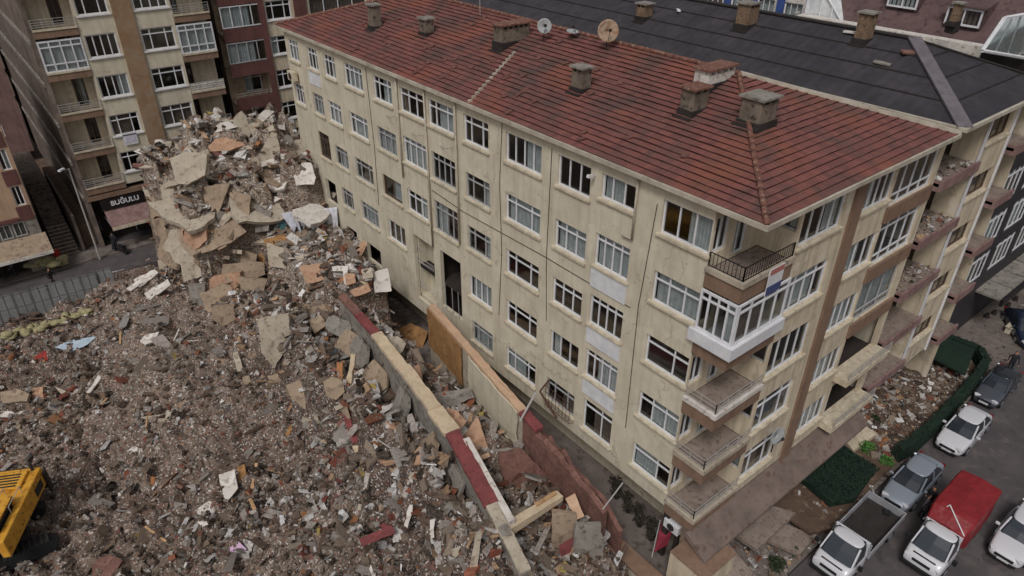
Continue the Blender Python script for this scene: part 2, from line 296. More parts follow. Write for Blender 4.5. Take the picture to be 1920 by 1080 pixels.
# ------------------------------------------------------------------ ground, streets
def S(k): return 3.8+2.9*(k-1)
GZ = -0.8
def sheet(name, pts, mat, sub=0):
    mb = MB(); mb.face(pts); o = mb.build(name, mat); o['kind'] = 'structure'; return o
sheet('ground', [(-400, -300, GZ-.35), (500, -300, GZ-.35), (500, 600, GZ-.35), (-400, 600, GZ-.35)], M['soil'])
sheet('road', [(-30, -16, GZ), (90, -16, GZ), (90, -2.75, GZ), (27.5, -2.75, GZ), (-30, -2.75, GZ)], M['asphalt'])
sheet('side_street', [(31.5, -2.8, GZ-.004), (120, -2.8, GZ-.004), (120, 5, GZ-.004), (31.5, 5, GZ-.004)], M['asphalt'])
mb = MB(); mb.box((-2.0, -2.7, GZ-.3), (60, 1.5, GZ+.13)); mb.box((-2, 1.5, GZ-.3), (60, 46, GZ+.13)); o = mb.build('pavement', M['pave']); o['kind'] = 'structure'
mb = MB(); mb.box((-60, 44.3, -.4), (60, 70, .12)); o = mb.build('far_street', M['asphalt']); o['kind'] = 'structure'
mb = MB(); mb.box((-60, 47.4, -.3), (60, 49.2, .25)); o = mb.build('far_pavement', M['pave']); o['kind'] = 'structure'
mb = MB(); mb.box((8.2, -2.5, GZ), (27.8, 1.2, GZ+.22)); o = mb.build('garden_soil', M['soil']); o['kind'] = 'structure'

# ------------------------------------------------------------------ the long cream apartment building
PA = PL((0, 0, 0), (0, 1, 0), (-1, 0, 0)); PB = PL((0, 0, 0), (1, 0, 0), (0, -1, 0))
EZ = 17.85
apt = thing('apartment_building', 'long cream six storey apartment building with a red tiled hip roof and corner balconies', 'building', (6, 18, 0))
def wz(k, top=1.78, bot=.44): return S(k)+bot, S(k)+top
winA = []   # u0,u1,floor,style,frame,curtain, z tweak
A_ = lambda u0, u1, k, st, fr='white', cu=None, zt=1.78, zb=.44: winA.append((u0, u1, S(k)+zb, S(k)+zt, st, fr, cu))
A_(1.5, 3.66, 5, 'e3'); A_(1.5, 3.66, 4, 't3', cu=1); A_(1.5, 3.62, 3, 't2', cu=None); A_(1.5, 3.6, 2, 't3', cu=None); A_(1.5, 3.58, 1, 't2', cu=-.62)
A_(4.98, 6.7, 5, 'v3', cu=None, zb=.75); A_(4.95, 6.8, 4, 'tt', 'white', 1, 2.1, .62); A_(4.95, 6.85, 3, 'tt', 'white', None, 2.05, .55); A_(4.93, 6.85, 2, 'tt', 'white', None, 2.1, .55); A_(4.92, 6.75, 1, 'd2', 'white', None, 2.15, .35)
A_(7.32, 9.22, 5, 'e3'); A_(7.34, 9.24, 4, 't3', cu=1); A_(7.34, 9.24, 3, 't3'); A_(7.32, 9.24, 2, 'e3', cu=-.3); A_(7.38, 9.36, 1, 'w', 'greyframe', .5)
A_(10.25, 12.68, 5, 'e4'); A_(10.22, 12.68, 4, 'w', cu=1); A_(10.22, 12.62, 3, 'w'); A_(10.24, 12.6, 2, 'w'); A_(10.24, 12.6, 1, 'w', cu=-.6)
A_(13.95, 15.9, 5, 'w'); A_(13.9, 15.86, 4, 'w', 'greyframe', .4); A_(13.88, 15.84, 3, 'w', 'greyframe'); A_(13.85, 15.8, 2, 'e4', 'white', 1); A_(13.8, 15.66, 1, 'w', 'greyframe', 1)
A_(16.75, 18.95, 5, 'w', cu=.7); A_(16.75, 18.9, 4, 't4', 'greyframe', None, 1.95); A_(16.7, 18.92, 3, 't4', 'greyframe', -.5, 2.1, .3)
A_(19.4, 21.7, 5, 't3', cu=-.3); A_(19.35, 21.7, 4, 'tt', 'white', 1, 2.0, .5); A_(19.6, 21.7, 3, 't3', 'white', None)
A_(22.55, 24.55, 5, 'w', cu=.6); A_(22.5, 24.56, 4, 't3', 'greyframe', 1); A_(22.36, 24.5, 3, 's2', 'brownframe', .6); A_(22.36, 24.35, 2, 'e3', 'white', 1)
A_(25.78, 28.0, 5, 't4', cu=1); A_(25.76, 28.0, 4, 'w', cu=1); A_(25.7, 27.95, 3, 'w', 'greyframe', .7); A_(25.58, 27.8, 2, 'w', 'greyframe', 1)
A_(29.15, 30.7, 5, 't3', cu=.5); A_(29.08, 30.85, 4, 't3', cu=1); A_(28.92, 30.72, 3, 't3', 'greyframe', .7); A_(28.9, 30.5, 2, 'w', 'greyframe')
A_(31.55, 33.0, 5, 't3', cu=.4); A_(31.55, 33.05, 4, 't3', 'greyframe', 1); A_(31.45, 33.05, 3, 't3', 'brownframe', None, 2.1, .3)
A_(34.35, 35.9, 5, 't3', cu=1); A_(34.45, 35.9, 4, 't3', cu=1)
open_ = [(16.6, 18.6, 5.0, 8.75), (19.25, 21.4, 4.2, 8.6), (29.0, 30.4, 4.2, 5.6), (25.8, 27.6, 4.2, 5.5), (31.4, 33.0, 6.6, 8.3)]
mb = MB(); wall(PA, mb, 1.45, 36.3, 3.35, EZ, [(w[0], w[1], w[2], w[3]) for w in winA]+open_)
winB = []
B_ = lambda x0, x1, z0, z1, st, fr='white', cu=None: winB.append((x0, x1, z0, z1, st, fr, cu))
B_(3.1, 5.95, S(5)+.3, 17.35, 'e4'); B_(3.1, 5.9, S(4)+.25, S(4)+1.9, 't4', cu=.8); B_(3.1, 5.85, S(3)+.2, S(3)+1.95, 'e4', cu=None); B_(3.1, 5.75, S(2)+.15, S(2)+1.9, 'w', cu=-.3); B_(3.1, 5.5, S(1)+.2, S(1)+1.95, 'w', cu=.6)
for k, c in ((5, .5), (4, .6), (3, 1), (2, .8), (1, 1)): B_(7.45, 9.7, S(k)+(.35 if k > 1 else .3), S(k)+1.85, 'e4' if k != 4 else 'v3', 'white', c)
B_(9.85, 13.5, S(5)-.05, 17.4, 'tt', 'white', .6); B_(9.85, 13.4, S(4)+.0, S(4)+2.1, 'tt', 'white', None); B_(9.85, 13.3, S(3)+.0, S(3)+2.1, 'e3', 'greyframe', 1)
openB = [(9.9, 13.6, S(2)-.05, S(2)+2.05), (10.0, 13.6, S(1)-.05, S(1)+2.05)]
wall(PB, mb, 2.95, 13.95, 3.3, EZ, [(w[0], w[1], w[2], w[3]) for w in winB]+openB, mi=1)
# walls of the corner recesses, end walls
PR = PL((0, 1.45, 0), (1, 0, 0), (0, -1, 0)); PS = PL((2.95, 0, 0), (0, 1, 0), (-1, 0, 0))
for k in (5, 4, 3, 2, 1):
    z1 = EZ if k == 5 else S(k)+2.08
    wall(PR, mb, 0, 2.95, S(k)-.1, z1, [(.12, .95, S(k)+.44, S(k)+1.8), (1.35, 2.1, S(k)-.05, S(k)+1.95)], .15, 1)
    wall(PS, mb, 0, 1.45, S(k)-.1, z1, [(.1, 1.3, S(k)+.95, S(k)+1.9)], .15, 1)
mb.face([(0, 36.3, 0), (0, 36.3, EZ), (13.95, 36.3, EZ), (13.95, 36.3, 0)]); mb.face([(13.95, 0, 0), (13.95, 36.3, 0), (13.95, 36.3, EZ), (13.95, 0, EZ)])
mb.face([(0, 1.45, 3.35), (0, 36.3, 3.35), (2, 36.3, 3.35), (2, 1.45, 3.35)])
mb.face([(2, 1.45, -.8), (2, 36.3, -.8), (2, 36.3, 3.35), (2, 1.45, 3.35)])
mb.build('wall', [M['cream'], M['creamB']], apt, fix=False)
for w in winA: window(apt, PA, *w[:4], w[4], w[5], w[6])
for i, w in enumerate(winB): window(apt, PB, *w[:4], w[4], w[5], w[6], low=.42 if (w[0] == 9.85) else 0, sill=w[0] < 9.8)
for k in (5, 4, 3, 2, 1):
    if k != 4: window(apt, PR, .12, .95, S(k)+.44, S(k)+1.8, 's2', 'white', None, False)
    window(apt, PR, 1.35, 2.1, S(k)-.05, S(k)+1.95, 'd2', 'white', 1 if k % 2 else None, False)
    window(apt, PS, .1, 1.3, S(k)+.95, S(k)+1.9, 's2', 'greyframe', None, False)
# inner floors and core so the rooms are dark rooms
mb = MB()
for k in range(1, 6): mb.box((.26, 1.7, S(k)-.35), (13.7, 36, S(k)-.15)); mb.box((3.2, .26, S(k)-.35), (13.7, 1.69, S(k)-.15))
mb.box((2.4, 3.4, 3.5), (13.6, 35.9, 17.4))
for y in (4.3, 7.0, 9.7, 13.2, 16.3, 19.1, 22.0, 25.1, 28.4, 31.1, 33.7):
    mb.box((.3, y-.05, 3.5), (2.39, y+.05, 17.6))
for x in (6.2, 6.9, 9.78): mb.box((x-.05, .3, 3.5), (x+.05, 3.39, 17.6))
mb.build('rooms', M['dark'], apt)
b = MB(); b.box((.9, 19.26, 4.3), (1.0, 21.39, 8.55)); b.box((.24, 21.28, 4.3), (.9, 21.38, 8.55)); b.box((.24, 19.27, 4.2), (.95, 21.38, 4.4)); b.build('stair_recess', M['cream'], apt); b = MB()
for z in (5.3, 5.45, 5.6, 7.0, 7.15, 7.3, 8.0): b.tube((-.02, 19.3, z), (-.02+.1*random.random(), 21.3, z-.3*random.random()), .02, 4)
for y in (16.9, 17.5, 18.2): b.tube((-.02, y, 5.0), (.1, y+.2, 6.6), .02, 4)
b.build('broken_railing', M['steel'], apt)
# pilaster, white spandrel panels, down pipes, gutter
mb = MB(); PB.box(mb, 6.5, 7.25, 3.1, 17.8, 0.003, .1); mb.build('pilaster', M['brown'], apt)
for k in (4, 3, 2):
    mb = MB(); PA.box(mb, 4.9, 6.88, S(k)-.42, S(k)+.5, .003, .06); mb.build('spandrel_panel', M['white'], apt)
mb = MB(); PA.box(mb, 31.5, 33.1, S(5)-.55, S(5)+.42, .003, .05); mb.build('spandrel_panel', M['white'], apt)
for (y, z0, z1) in ((4.84, 15.1, 17.8), (19.15, 8.7, 17.8), (21.85, 12, 17.8), (16.45, 10, 17.8)):
    mb = MB(); mb.tube((-.1, y, z0), (-.1, y, z1), .05, 6)
    if y == 4.84: mb.tube((-.1, y, z0+.03), (-.1, y+.5, z0), .05, 6)
    mb.build('down_pipe', M['gutter'], apt, smooth=True)
for (pts) in (((12.9, 17.5), (13.1, 14.6), (12.95, 11.0), (13.2, 7.2)), ((9.6, 17.3), (9.7, 12.2), (9.55, 8.8)), ((3.9, 16.9), (4.2, 12.4), (4.1, 6.0)), ((4.6, 12.1), (9.8, 12.15), (16.2, 12.0), (19, 12.2)), ((25.2, 17.4), (25.1, 13.0), (25.3, 9.0))):
    mb = MB()
    for a, c in zip(pts, pts[1:]): mb.tube((-.025, *a), (-.025, *c), .014, 4)
    mb.build('cable', M['iron'], apt)
X0, X1, Y0, Y1 = -.25, 13.3, -.55, 37.0
mb = MB(); mb.box((X0-.1, Y0-.1, EZ-.14), (X0+.02, Y1, EZ+.03)); mb.box((X0+.021, Y0-.1, EZ-.14), (X1, Y0+.02, EZ+.03))
mb.box((X0+.02, Y0+.021, EZ-.06), (X1, .6, EZ-.02)); mb.box((X0+.02, .601, EZ-.06), (.6, Y1, EZ-.02)); mb.build('gutter', M['gutter'], apt)
# corner balconies
for k in (5, 4, 3, 2, 1):
    b = MB(); b.box((.07, .07, S(k)-.3), (2.94, 1.44, S(k)-.12))
    fl = b.build('balcony', M['floor'], apt)
    b = MB(); dz = .74
    b.box((-.06, -.06, S(k)-dz), (.06, 1.449, S(k))); b.box((.061, -.06, S(k)-dz), (2.949, .06, S(k))); b.box((.061, .061, S(k)-dz), (2.94, 1.44, S(k)-dz+.12)); b.build('fascia', M['brown'], fl)
    b = MB(); b.box((-.13, -.13, S(k)-.12), (-.063, 1.449, S(k)+.09)); b.box((-.062, -.13, S(k)-.12), (2.949, -.063, S(k)+.09)); b.box((-.062, -.062, S(k)+.003), (.1, 1.449, S(k)+.09)); b.box((.101, -.062, S(k)+.003), (2.949, .1, S(k)+.09)); b.build('coping', M['paleconc'] if k != 3 else M['whitepl'], fl)
    b = MB(); r = .62
    if k == 5:
        for a, c in (((0, 1.4), (0, 0)), ((0, 0), (2.9, 0))):
            for z in (.12, r): b.tube((*a, S(k)+z), (*c, S(k)+z), .02, 4)
            n = int(((a[0]-c[0])**2+(a[1]-c[1])**2)**.5/.14)
            for i in range(n+1): t = i/n; q = (a[0]+(c[0]-a[0])*t, a[1]+(c[1]-a[1])*t); b.tube((*q, S(k)+.07), (*q, S(k)+r), .03 if i in (0, n) else .011, 4)
        b.build('railing', M['iron'], fl)
    elif k != 4:
        for a, c in (((-.02, 1.4), (-.02, -.02)), ((-.02, -.02), (2.9, -.02))):
            for z in (.2, .38, .58): b.tube((*a, S(k)+z), (*c, S(k)+z), .017, 4)
            n = max(2, int(((a[0]-c[0])**2+(a[1]-c[1])**2)**.5/.7))
            for i in range(n+1): t = i/n; q = (a[0]+(c[0]-a[0])*t, a[1]+(c[1]-a[1])*t); b.tube((*q, S(k)+.07), (*q, S(k)+.58), .022, 4)
        b.build('railing', M['steel'], fl)
# the glazed balcony of the fourth floor
b = MB(); b.box((-.28, -.28, S(4)-.05), (-.12, 1.6, S(4)+.42)); b.box((-.119, -.28, S(4)-.05), (3.0, -.12, S(4)+.42)); b.box((-.27, -.27, S(4)-.09), (3.0, 1.6, S(4)-.051)); b.build('glazing_base', M['white'], apt)
PA2 = PL((-.1, 0, 0), (0, 1, 0), (-1, 0, 0)); PB2 = PL((0, -.1, 0), (1, 0, 0), (0, -1, 0))
window(apt, PA2, -.12, 1.44, S(4)+.43, S(4)+2.1, 'tt', 'white', .3, False, d=0, bar=.09); window(apt, PB2, -.06, 3.0, S(4)+.43, S(4)+2.1, 'tt', 'white', .6, False, d=0, bar=.09)
# first and second floor bays on the short facade: open balconies with slabs and rails
for k in (5, 4, 3, 2, 1):
    b = MB(); dpt = .12 if k > 2 else .7
    PB.box(b, 9.75, 13.7, S(k)-(.75 if k > 2 else .36), S(k)-.055, .003, dpt); f = b.build('bay_fascia', M['brown'] if k > 2 else M['creamB'], apt)
    if k < 3:
        b = MB()
        for z in (.18, .36, .54): b.tube(PB.p(9.8, S(k)+z, .72), PB.p(13.7, S(k)+z, .72), .017, 4)
        for x in (9.8, 10.8, 11.8, 12.8, 13.65): b.tube(PB.p(x, S(k)-.05, .72), PB.p(x, S(k)+.54, .72), .022, 4)
        b.build('railing', M['steel'], f)
        b = MB(); PB.box(b, 9.76, 13.69, S(k)-.053, S(k)+.0, .01, .74); b.build('balcony_edge', M['sill'], f)
# canopy above the shops
b = MB(); b.box8([(-.3, -1.1, 2.3), (13.2, -1.1, 2.3), (13.2, .3, 3.1), (-.3, .3, 3.1), (-.3, -1.1, 2.42), (13.2, -1.1, 2.42), (13.2, 0, 3.24), (-.3, 0, 3.24)])
b.build('shop_canopy', weathered('canopy_render', (126, 110, 102), (104, 92, 86), 1, bump=.15, c3=(104, 84, 74)), apt)
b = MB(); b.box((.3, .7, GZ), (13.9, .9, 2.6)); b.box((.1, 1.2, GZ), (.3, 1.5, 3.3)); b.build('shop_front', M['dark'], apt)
for x in (.2, 3.4, 6.8, 10.4, 13.6):
    b = MB(); b.box((x, .2, GZ), (x+.35, .55, 2.8)); b.build('column', M['warmconc'], apt)

# --- tiled hip roof
def courses(quads, rows, name, parent, step=.055, jit=.02, seg=.55):
    vs_, fs, mi, uvs = [], [], [], []
    for (e0, e1, t0, t1) in quads:
        e0, e1, t0, t1 = map(Vector, (e0, e1, t0, t1)); ax = (e1-e0).normalized(); nrm = ax.cross(t0-e0).normalized()
        if nrm.z < 0: nrm = -nrm
        L0 = (e1-e0).length; K = max(2, int(L0/seg))
        def P(t, s): a = e0.lerp(t0, t); c = e1.lerp(t1, t); return a.lerp(c, s)
        for r in range(rows):
            ta, tb = r/rows, (r+1)/rows
            ja = [random.uniform(-jit, jit) for _ in range(K+1)]
            for j in range(K):
                s0, s1 = j/K, (j+1)/K
                a = P(ta, s0)+nrm*(step+ja[j]); c = P(ta, s1)+nrm*(step+ja[j+1]); d = P(tb, s1)+nrm*.0; e = P(tb, s0)
                i = len(vs_); vs_ += [a, c, d, e, P(ta, s0)-nrm*.02, P(ta, s1)-nrm*.02]
                fs += [(i, i+1, i+2, i+3), (i+4, i+5, i+1, i)]; mi += [0, 1]
                for q in (a, c, d, e): uvs.append(((q-e0).dot(ax), (r if q in (a, c) else r+.999)*.31))
                uvs += [(0, 0)]*4
    me = bpy.data.meshes.new(name); off = world_loc(parent); me.from_pydata([tuple(v-off) for v in vs_], [], fs); me.materials.append(M['tiles']); me.materials.append(M['lip']); me.polygons.foreach_set('material_index', mi)
    u = me.uv_layers.new(name='UVMap'); u.data.foreach_set('uv', [c for q in uvs for c in q]); me.update()
    o = bpy.data.objects.new(name, me); COL.objects.link(o); o.parent = parent; return o
xr = (X0+X1)/2; hw = xr-X0; RZ = 20.05
ca, cb, cc, cdn = (X0, Y0, EZ), (X1, Y0, EZ), (X1, Y1, EZ), (X0, Y1, EZ); r0 = (xr, Y0+hw-.4, RZ); r1 = (xr, Y1-hw, RZ)
def roofz0(x, y): return EZ+(RZ-EZ)*min(max(0, (x-X0)/hw), (y-Y0)/(hw-.4), 1)
roof = courses([(cdn, ca, r1, r0), (ca, cb, r0, r0), (cb, cc, r0, r1), (cc, cdn, r1, r1)], 22, 'roof', apt)
def capline(mb, a, b, r=.11, st=.42):
    a = Vector(a); b = Vector(b); n = int((b-a).length/st)
    for i in range(n): mb.tube(a.lerp(b, i/n)+Vector((random.uniform(-.02, .02), random.uniform(-.02, .02), random.uniform(0, .03))), a.lerp(b, (i+1.12)/n), r*.86, 7, 0, r)
mb = MB()
for (a, b) in ((ca, r0), (r0, r1), (r1, cdn)): capline(mb, Vector(a)+Vector((0, 0, .05)), Vector(b)+Vector((0, 0, .05)))
mb.build('ridge_tiles', M['ridge'], roof, smooth=True)
mb = MB()
for _ in range(45):
    x = random.uniform(.1, 5.8); y = random.uniform(2+x, 33); z = roofz0(x, y)+.07; mb.rbox((x, y, z), (.34, .24, .02), (random.uniform(-.1, .1), -.31+random.uniform(-.1, .1), random.uniform(-.4, .4)))
mb.build('slipped_tiles', weathered('old_tile', (118, 80, 72), (96, 66, 60), 3), roof)['kind'] = 'stuff'
mb = MB(); poly_wall_ = [Vector(r0), Vector(cb)]; dv = (poly_wall_[1]-poly_wall_[0]); sv = dv.cross(Vector((0, 0, 1))).normalized()*.12; mb.prism([poly_wall_[0]-sv, poly_wall_[1]-sv, poly_wall_[1]+sv, poly_wall_[0]+sv], (0, 0, .13)); mb.build('hip_flashing', M['gutter'], roof)
def roofz(x, y): return EZ+(RZ-EZ)*min(max(0, (x-X0)/hw), (X1-x)/hw, (y-Y0)/(hw-.4), 1)
def chimney(x, y, lx, ly, h, parent, zf, cap=True, rz=0, pots=True, mat='chim'):
    lx *= .88; ly *= .88; h *= .88; z = zf(x, y); b = MB(); b.box((x-lx/2, y-ly/2, z-.5), (x+lx/2, y+ly/2, z+h-.24))
    n = max(2, int(max(lx, ly)/.35))
    for i in range(n+1):   # posts between which the smoke leaves
        t = i/n
        if lx > ly: b.box((x-lx/2+.0+(lx-.12)*t, y-ly/2, z+h-.239), (x-lx/2+(lx-.12)*t+.12, y+ly/2, z+h-.08))
        else: b.box((x-lx/2, y-ly/2+(ly-.12)*t, z+h-.239), (x+lx/2, y-ly/2+(ly-.12)*t+.12, z+h-.08))
    c = b.build('chimney', M[mat], parent)
    b = MB(); b.box((x-lx/2-.1, y-ly/2-.1, z+h-.078), (x+lx/2+.1, y+ly/2+.1, z+h)); b.build('cap', M['concrete'] if cap is True else M[cap], c)
    b = MB(); b.box((x-lx/2-.07, y-ly/2-.07, z-.45), (x+lx/2+.07, y+ly/2+.07, z+.12)); b.box((x-lx/2-.28, y-ly/2-.1, zf(x-lx/2-.28, y)-.1), (x-lx/2-.071, y+ly/2+.1, zf(x-lx/2-.28, y)+.09)); b.build('flashing', M['darksteel'], c)
    return c
chimney(2.5, 28.3, .6, .7, 1.5, roof, roofz); chimney(3.3, 23.9, .6, .75, 1.0, roof, roofz); chimney(2.9, 11.1, .6, .75, 1.15, roof, roofz)
chimney(4.6, 18.0, 2.0, .8, 1.1, roof, roofz, 'ridge'); chimney(3.7, 5.7, 1.0, .7, 1.1, roof, roofz, 'ridge'); chimney(5.6, 6.3, 1.9, .8, .8, roof, roofz, 'ridge', mat='whitepl')
chimney(4.35, 3.3, 1.15, 1.0, 1.15, roof, roofz)
# mastic line down the tiles
b = MB()
for i in range(14):
    a = i/14; c = (i+.6)/14; xa, xb = -.2+4.2*a, -.2+4.2*c; b.box((xa, 15.1+1.8*a-.03, roofz(xa, 20)+.02), (xb, 15.1+1.8*c+.03, roofz(xb, 20)+.09))
b.build('cable', M['gutter'], roof)

# ------------------------------------------------------------------ neighbour with the black sheet roof
bb = thing('apartment_building', 'apartment building with a black sheet roof and maroon balconies behind the red tiled one', 'building', (20, 18, 0))
BX0, BX1, BY0, BY1, BZ = 13.6, 24.3, -.6, 60, 18.02
bxr = 18.7; brz = 20.05
def rface(mb, pts, mi=0): mb.face(pts, mi)
b = MB(); r0b = (bxr, 4.5, brz); r1b = (bxr, BY1-5, brz)
b.face([(BX0, BY1, BZ), (BX0, BY0, BZ), r0b, r1b]); b.face([(BX0, BY0, BZ), (BX1, BY0, BZ), r0b]); b.face([(BX1, BY0, BZ), (BX1, BY1, BZ), r1b, r0b]); b.face([(BX1, BY1, BZ), (BX0, BY1, BZ), r1b])
broof = b.build('roof', M['black'], bb, fix=False)
b = MB()   # sheet overlaps
for t in (.25, .5, .75):
    z = BZ+(brz-BZ)*t; x = BX0+(bxr-BX0)*t; y = BY0+(4.5-BY0)*t
    b.box((x-.03, y, z), (x+.05, 55, z+.05)); b.box((x, y-.03, z), (BX1-(BX1-bxr)*t, y+.05, z+.05))
b.build('sheet_lap', M['darksteel'], broof)
def band(a, c, w, h, mat, name, par):
    a = Vector(a); c = Vector(c); d = (c-a).normalized(); s = d.cross(Vector((0, 0, 1))).normalized()*w/2; u = Vector((0, 0, h)); b = MB()
    b.box8([a-s, c-s, c+s, a+s, a-s+u, c-s+u, c+s+u, a+s+u]); return b.build(name, mat, par)
stripm = weathered('grey_hip_strip', (118, 112, 116), (100, 94, 98), 2, .8, bump=.1)
band((BX0+.05, BY0+.05, BZ), r0b, .62, .1, stripm, 'hip_flashing', broof); band(r0b, (BX1, BY0, BZ), .3, .06, M['darksteel'], 'hip_flashing', broof); band(r0b, (bxr, 50, brz), .4, .08, M['darksteel'], 'ridge_capping', broof)
b = MB(); b.box((BX0-.14, BY0-.14, BZ-.12), (BX0, 54, BZ+.05)); b.box((BX0+.001, BY0-.14, BZ-.12), (BX1, BY0, BZ+.05)); b.box((BX0+.01, BY0+.001, BZ-.1), (BX1, 1, BZ-.06)); b.build('gutter', M['gutter'], bb)
b = MB(); PW = PL((0, 2.1, 0), (1, 0, 0), (0, -1, 0)); hl = []
for k in range(1, 6): hl += [(14.6, 15.5, S(k)+.1, S(k)+2.1), (16.1, 17.4, S(k)+.8, S(k)+2.0), (22.2, 23.1, S(k)+.1, S(k)+2.1)]
wall(PW, b, 13.96, 24, GZ, BZ, hl, .2, 1)
b.face([(24, -.1, GZ), (24, 55, GZ), (24, 55, BZ), (24, -.1, BZ)]); b.build('wall', [M['creamB'], weathered('stained_back_wall', (122, 108, 96), (92, 82, 74), 1.2, streak=.7, c3=(70, 62, 56))], bb, fix=False)
b = MB(); b.box((14, 2.6, GZ), (23.9, 54, BZ-.2)); b.build('rooms', M['dark'], bb)
PC = PL((0, -.12, 0), (1, 0, 0), (0, -1, 0)); b = MB(); hl = [(18.35, 20.95, S(k)+.75, S(k)+1.95) for k in range(1, 6)]
wall(PC, b, 18.05, 21.3, 3.0, BZ-.1, hl, .25); b.face([(18.05, -.12, 3), (18.05, 1.1, 3), (18.05, 1.1, BZ-.1), (18.05, -.12, BZ-.1)]); b.face([(21.3, -.12, 3), (21.3, 1.1, 3), (21.3, 1.1, BZ-.1), (21.3, -.12, BZ-.1)]); b.build('stair_wall', M['creamB'], bb, fix=False)
b = MB()
for x in (18.0, 21.25): PC.box(b, x, x+.14, 2.9, BZ-.15, .003, .09)
b.build('pilaster', M['white'], bb)
for k in range(1, 6):
    window(bb, PC, 18.35, 20.95, S(k)+.75, S(k)+1.95, 'e3', 'brownframe', None, True, d=-.2)
    for (x0, x1, d) in ((13.96, 17.98, .3), (21.45, 23.9, .6)):
        b = MB(); b.box((x0, -d+.06, S(k)-.2), (x1, 2.09, S(k)-.05)); s_ = b.build('balcony', M['floor'], bb)
        b = MB(); b.box((x0, -d-.06, S(k)-.42), (x1, -d+.06, S(k)+.08)); b.box((x0, -d+.061, S(k)-.42), (x0+.12, 0, S(k)+.08)) ; b.build('fascia', M['mauve'], s_)
# masonry party wall between both buildings
def bchim(x, y, lx, ly, h, mat='chim'): return chimney(x, y, lx, ly, h, broof, lambda X, Y: BZ+(brz-BZ)*min(1, (X-BX0)/(bxr-BX0), (Y-BY0)/5.1), True, mat=mat)
brickch = weathered('old_brick', (140, 118, 96), (108, 88, 72), 2.5, bump=.6, c3=(84, 68, 56)); M['oldbrick'] = brickch
bchim(17.3, 13.0, 1.0, .9, 1.4, 'oldbrick'); bchim(17.9, 6.6, .75, .7, 1.55, 'oldbrick'); bchim(16.2, 19.5, .8, .8, 1.0, 'oldbrick'); bchim(24.2, 5.0, .5, .4, 1.2, 'oldbrick')

# ------------------------------------------------------------------ rubble terrain
def _hash(ix, iy, s): 
    v = np.sin(ix*127.1+iy*311.7+s*74.7)*43758.5453; return v-np.floor(v)
def vnoise(x, y, s=0):
    ix, iy = np.floor(x), np.floor(y); fx, fy = x-ix, y-iy; fx = fx*fx*(3-2*fx); fy = fy*fy*(3-2*fy)
    a = _hash(ix, iy, s); b = _hash(ix+1, iy, s); c = _hash(ix, iy+1, s); d = _hash(ix+1, iy+1, s)
    return (a*(1-fx)+b*fx)*(1-fy)+(c*(1-fx)+d*fx)*fy-.5
def fbm(x, y, o=5, s=0):
    t = 0; a = 1
    for k in range(o): t = t+a*vnoise(x*2**k, y*2**k, s+k); a *= .55
    return t
def plates(x, y, cell, s):   # tilted slabs: the nearest jittered cell gives height and tilt
    gx, gy = np.floor(x/cell), np.floor(y/cell); best = np.full(x.shape, 1e9); h = np.zeros(x.shape)
    for i in (-1, 0, 1):
        for j in (-1, 0, 1):
            cx, cy = gx+i, gy+j; px = (cx+_hash(cx, cy, s))*cell; py = (cy+_hash(cx, cy, s+5))*cell
            d = (x-px)**2+(y-py)**2; hh = (_hash(cx, cy, s+9)-.5)+((_hash(cx, cy, s+11)-.5)*(x-px)+(_hash(cx, cy, s+13)-.5)*(y-py))*1.1/cell
            w = d < best; best = np.where(w, d, best); h = np.where(w, hh, h)
    return h
def sst(t): t = np.clip(t, 0, 1); return t*t*(3-2*t)
def rect(x, y, x0, x1, y0, y1, fx0, fx1, fy0, fy1): return sst((x-x0)/fx0+1)*sst((x1-x)/fx1+1)*sst((y-y0)/fy0+1)*sst((y1-y)/fy1+1)
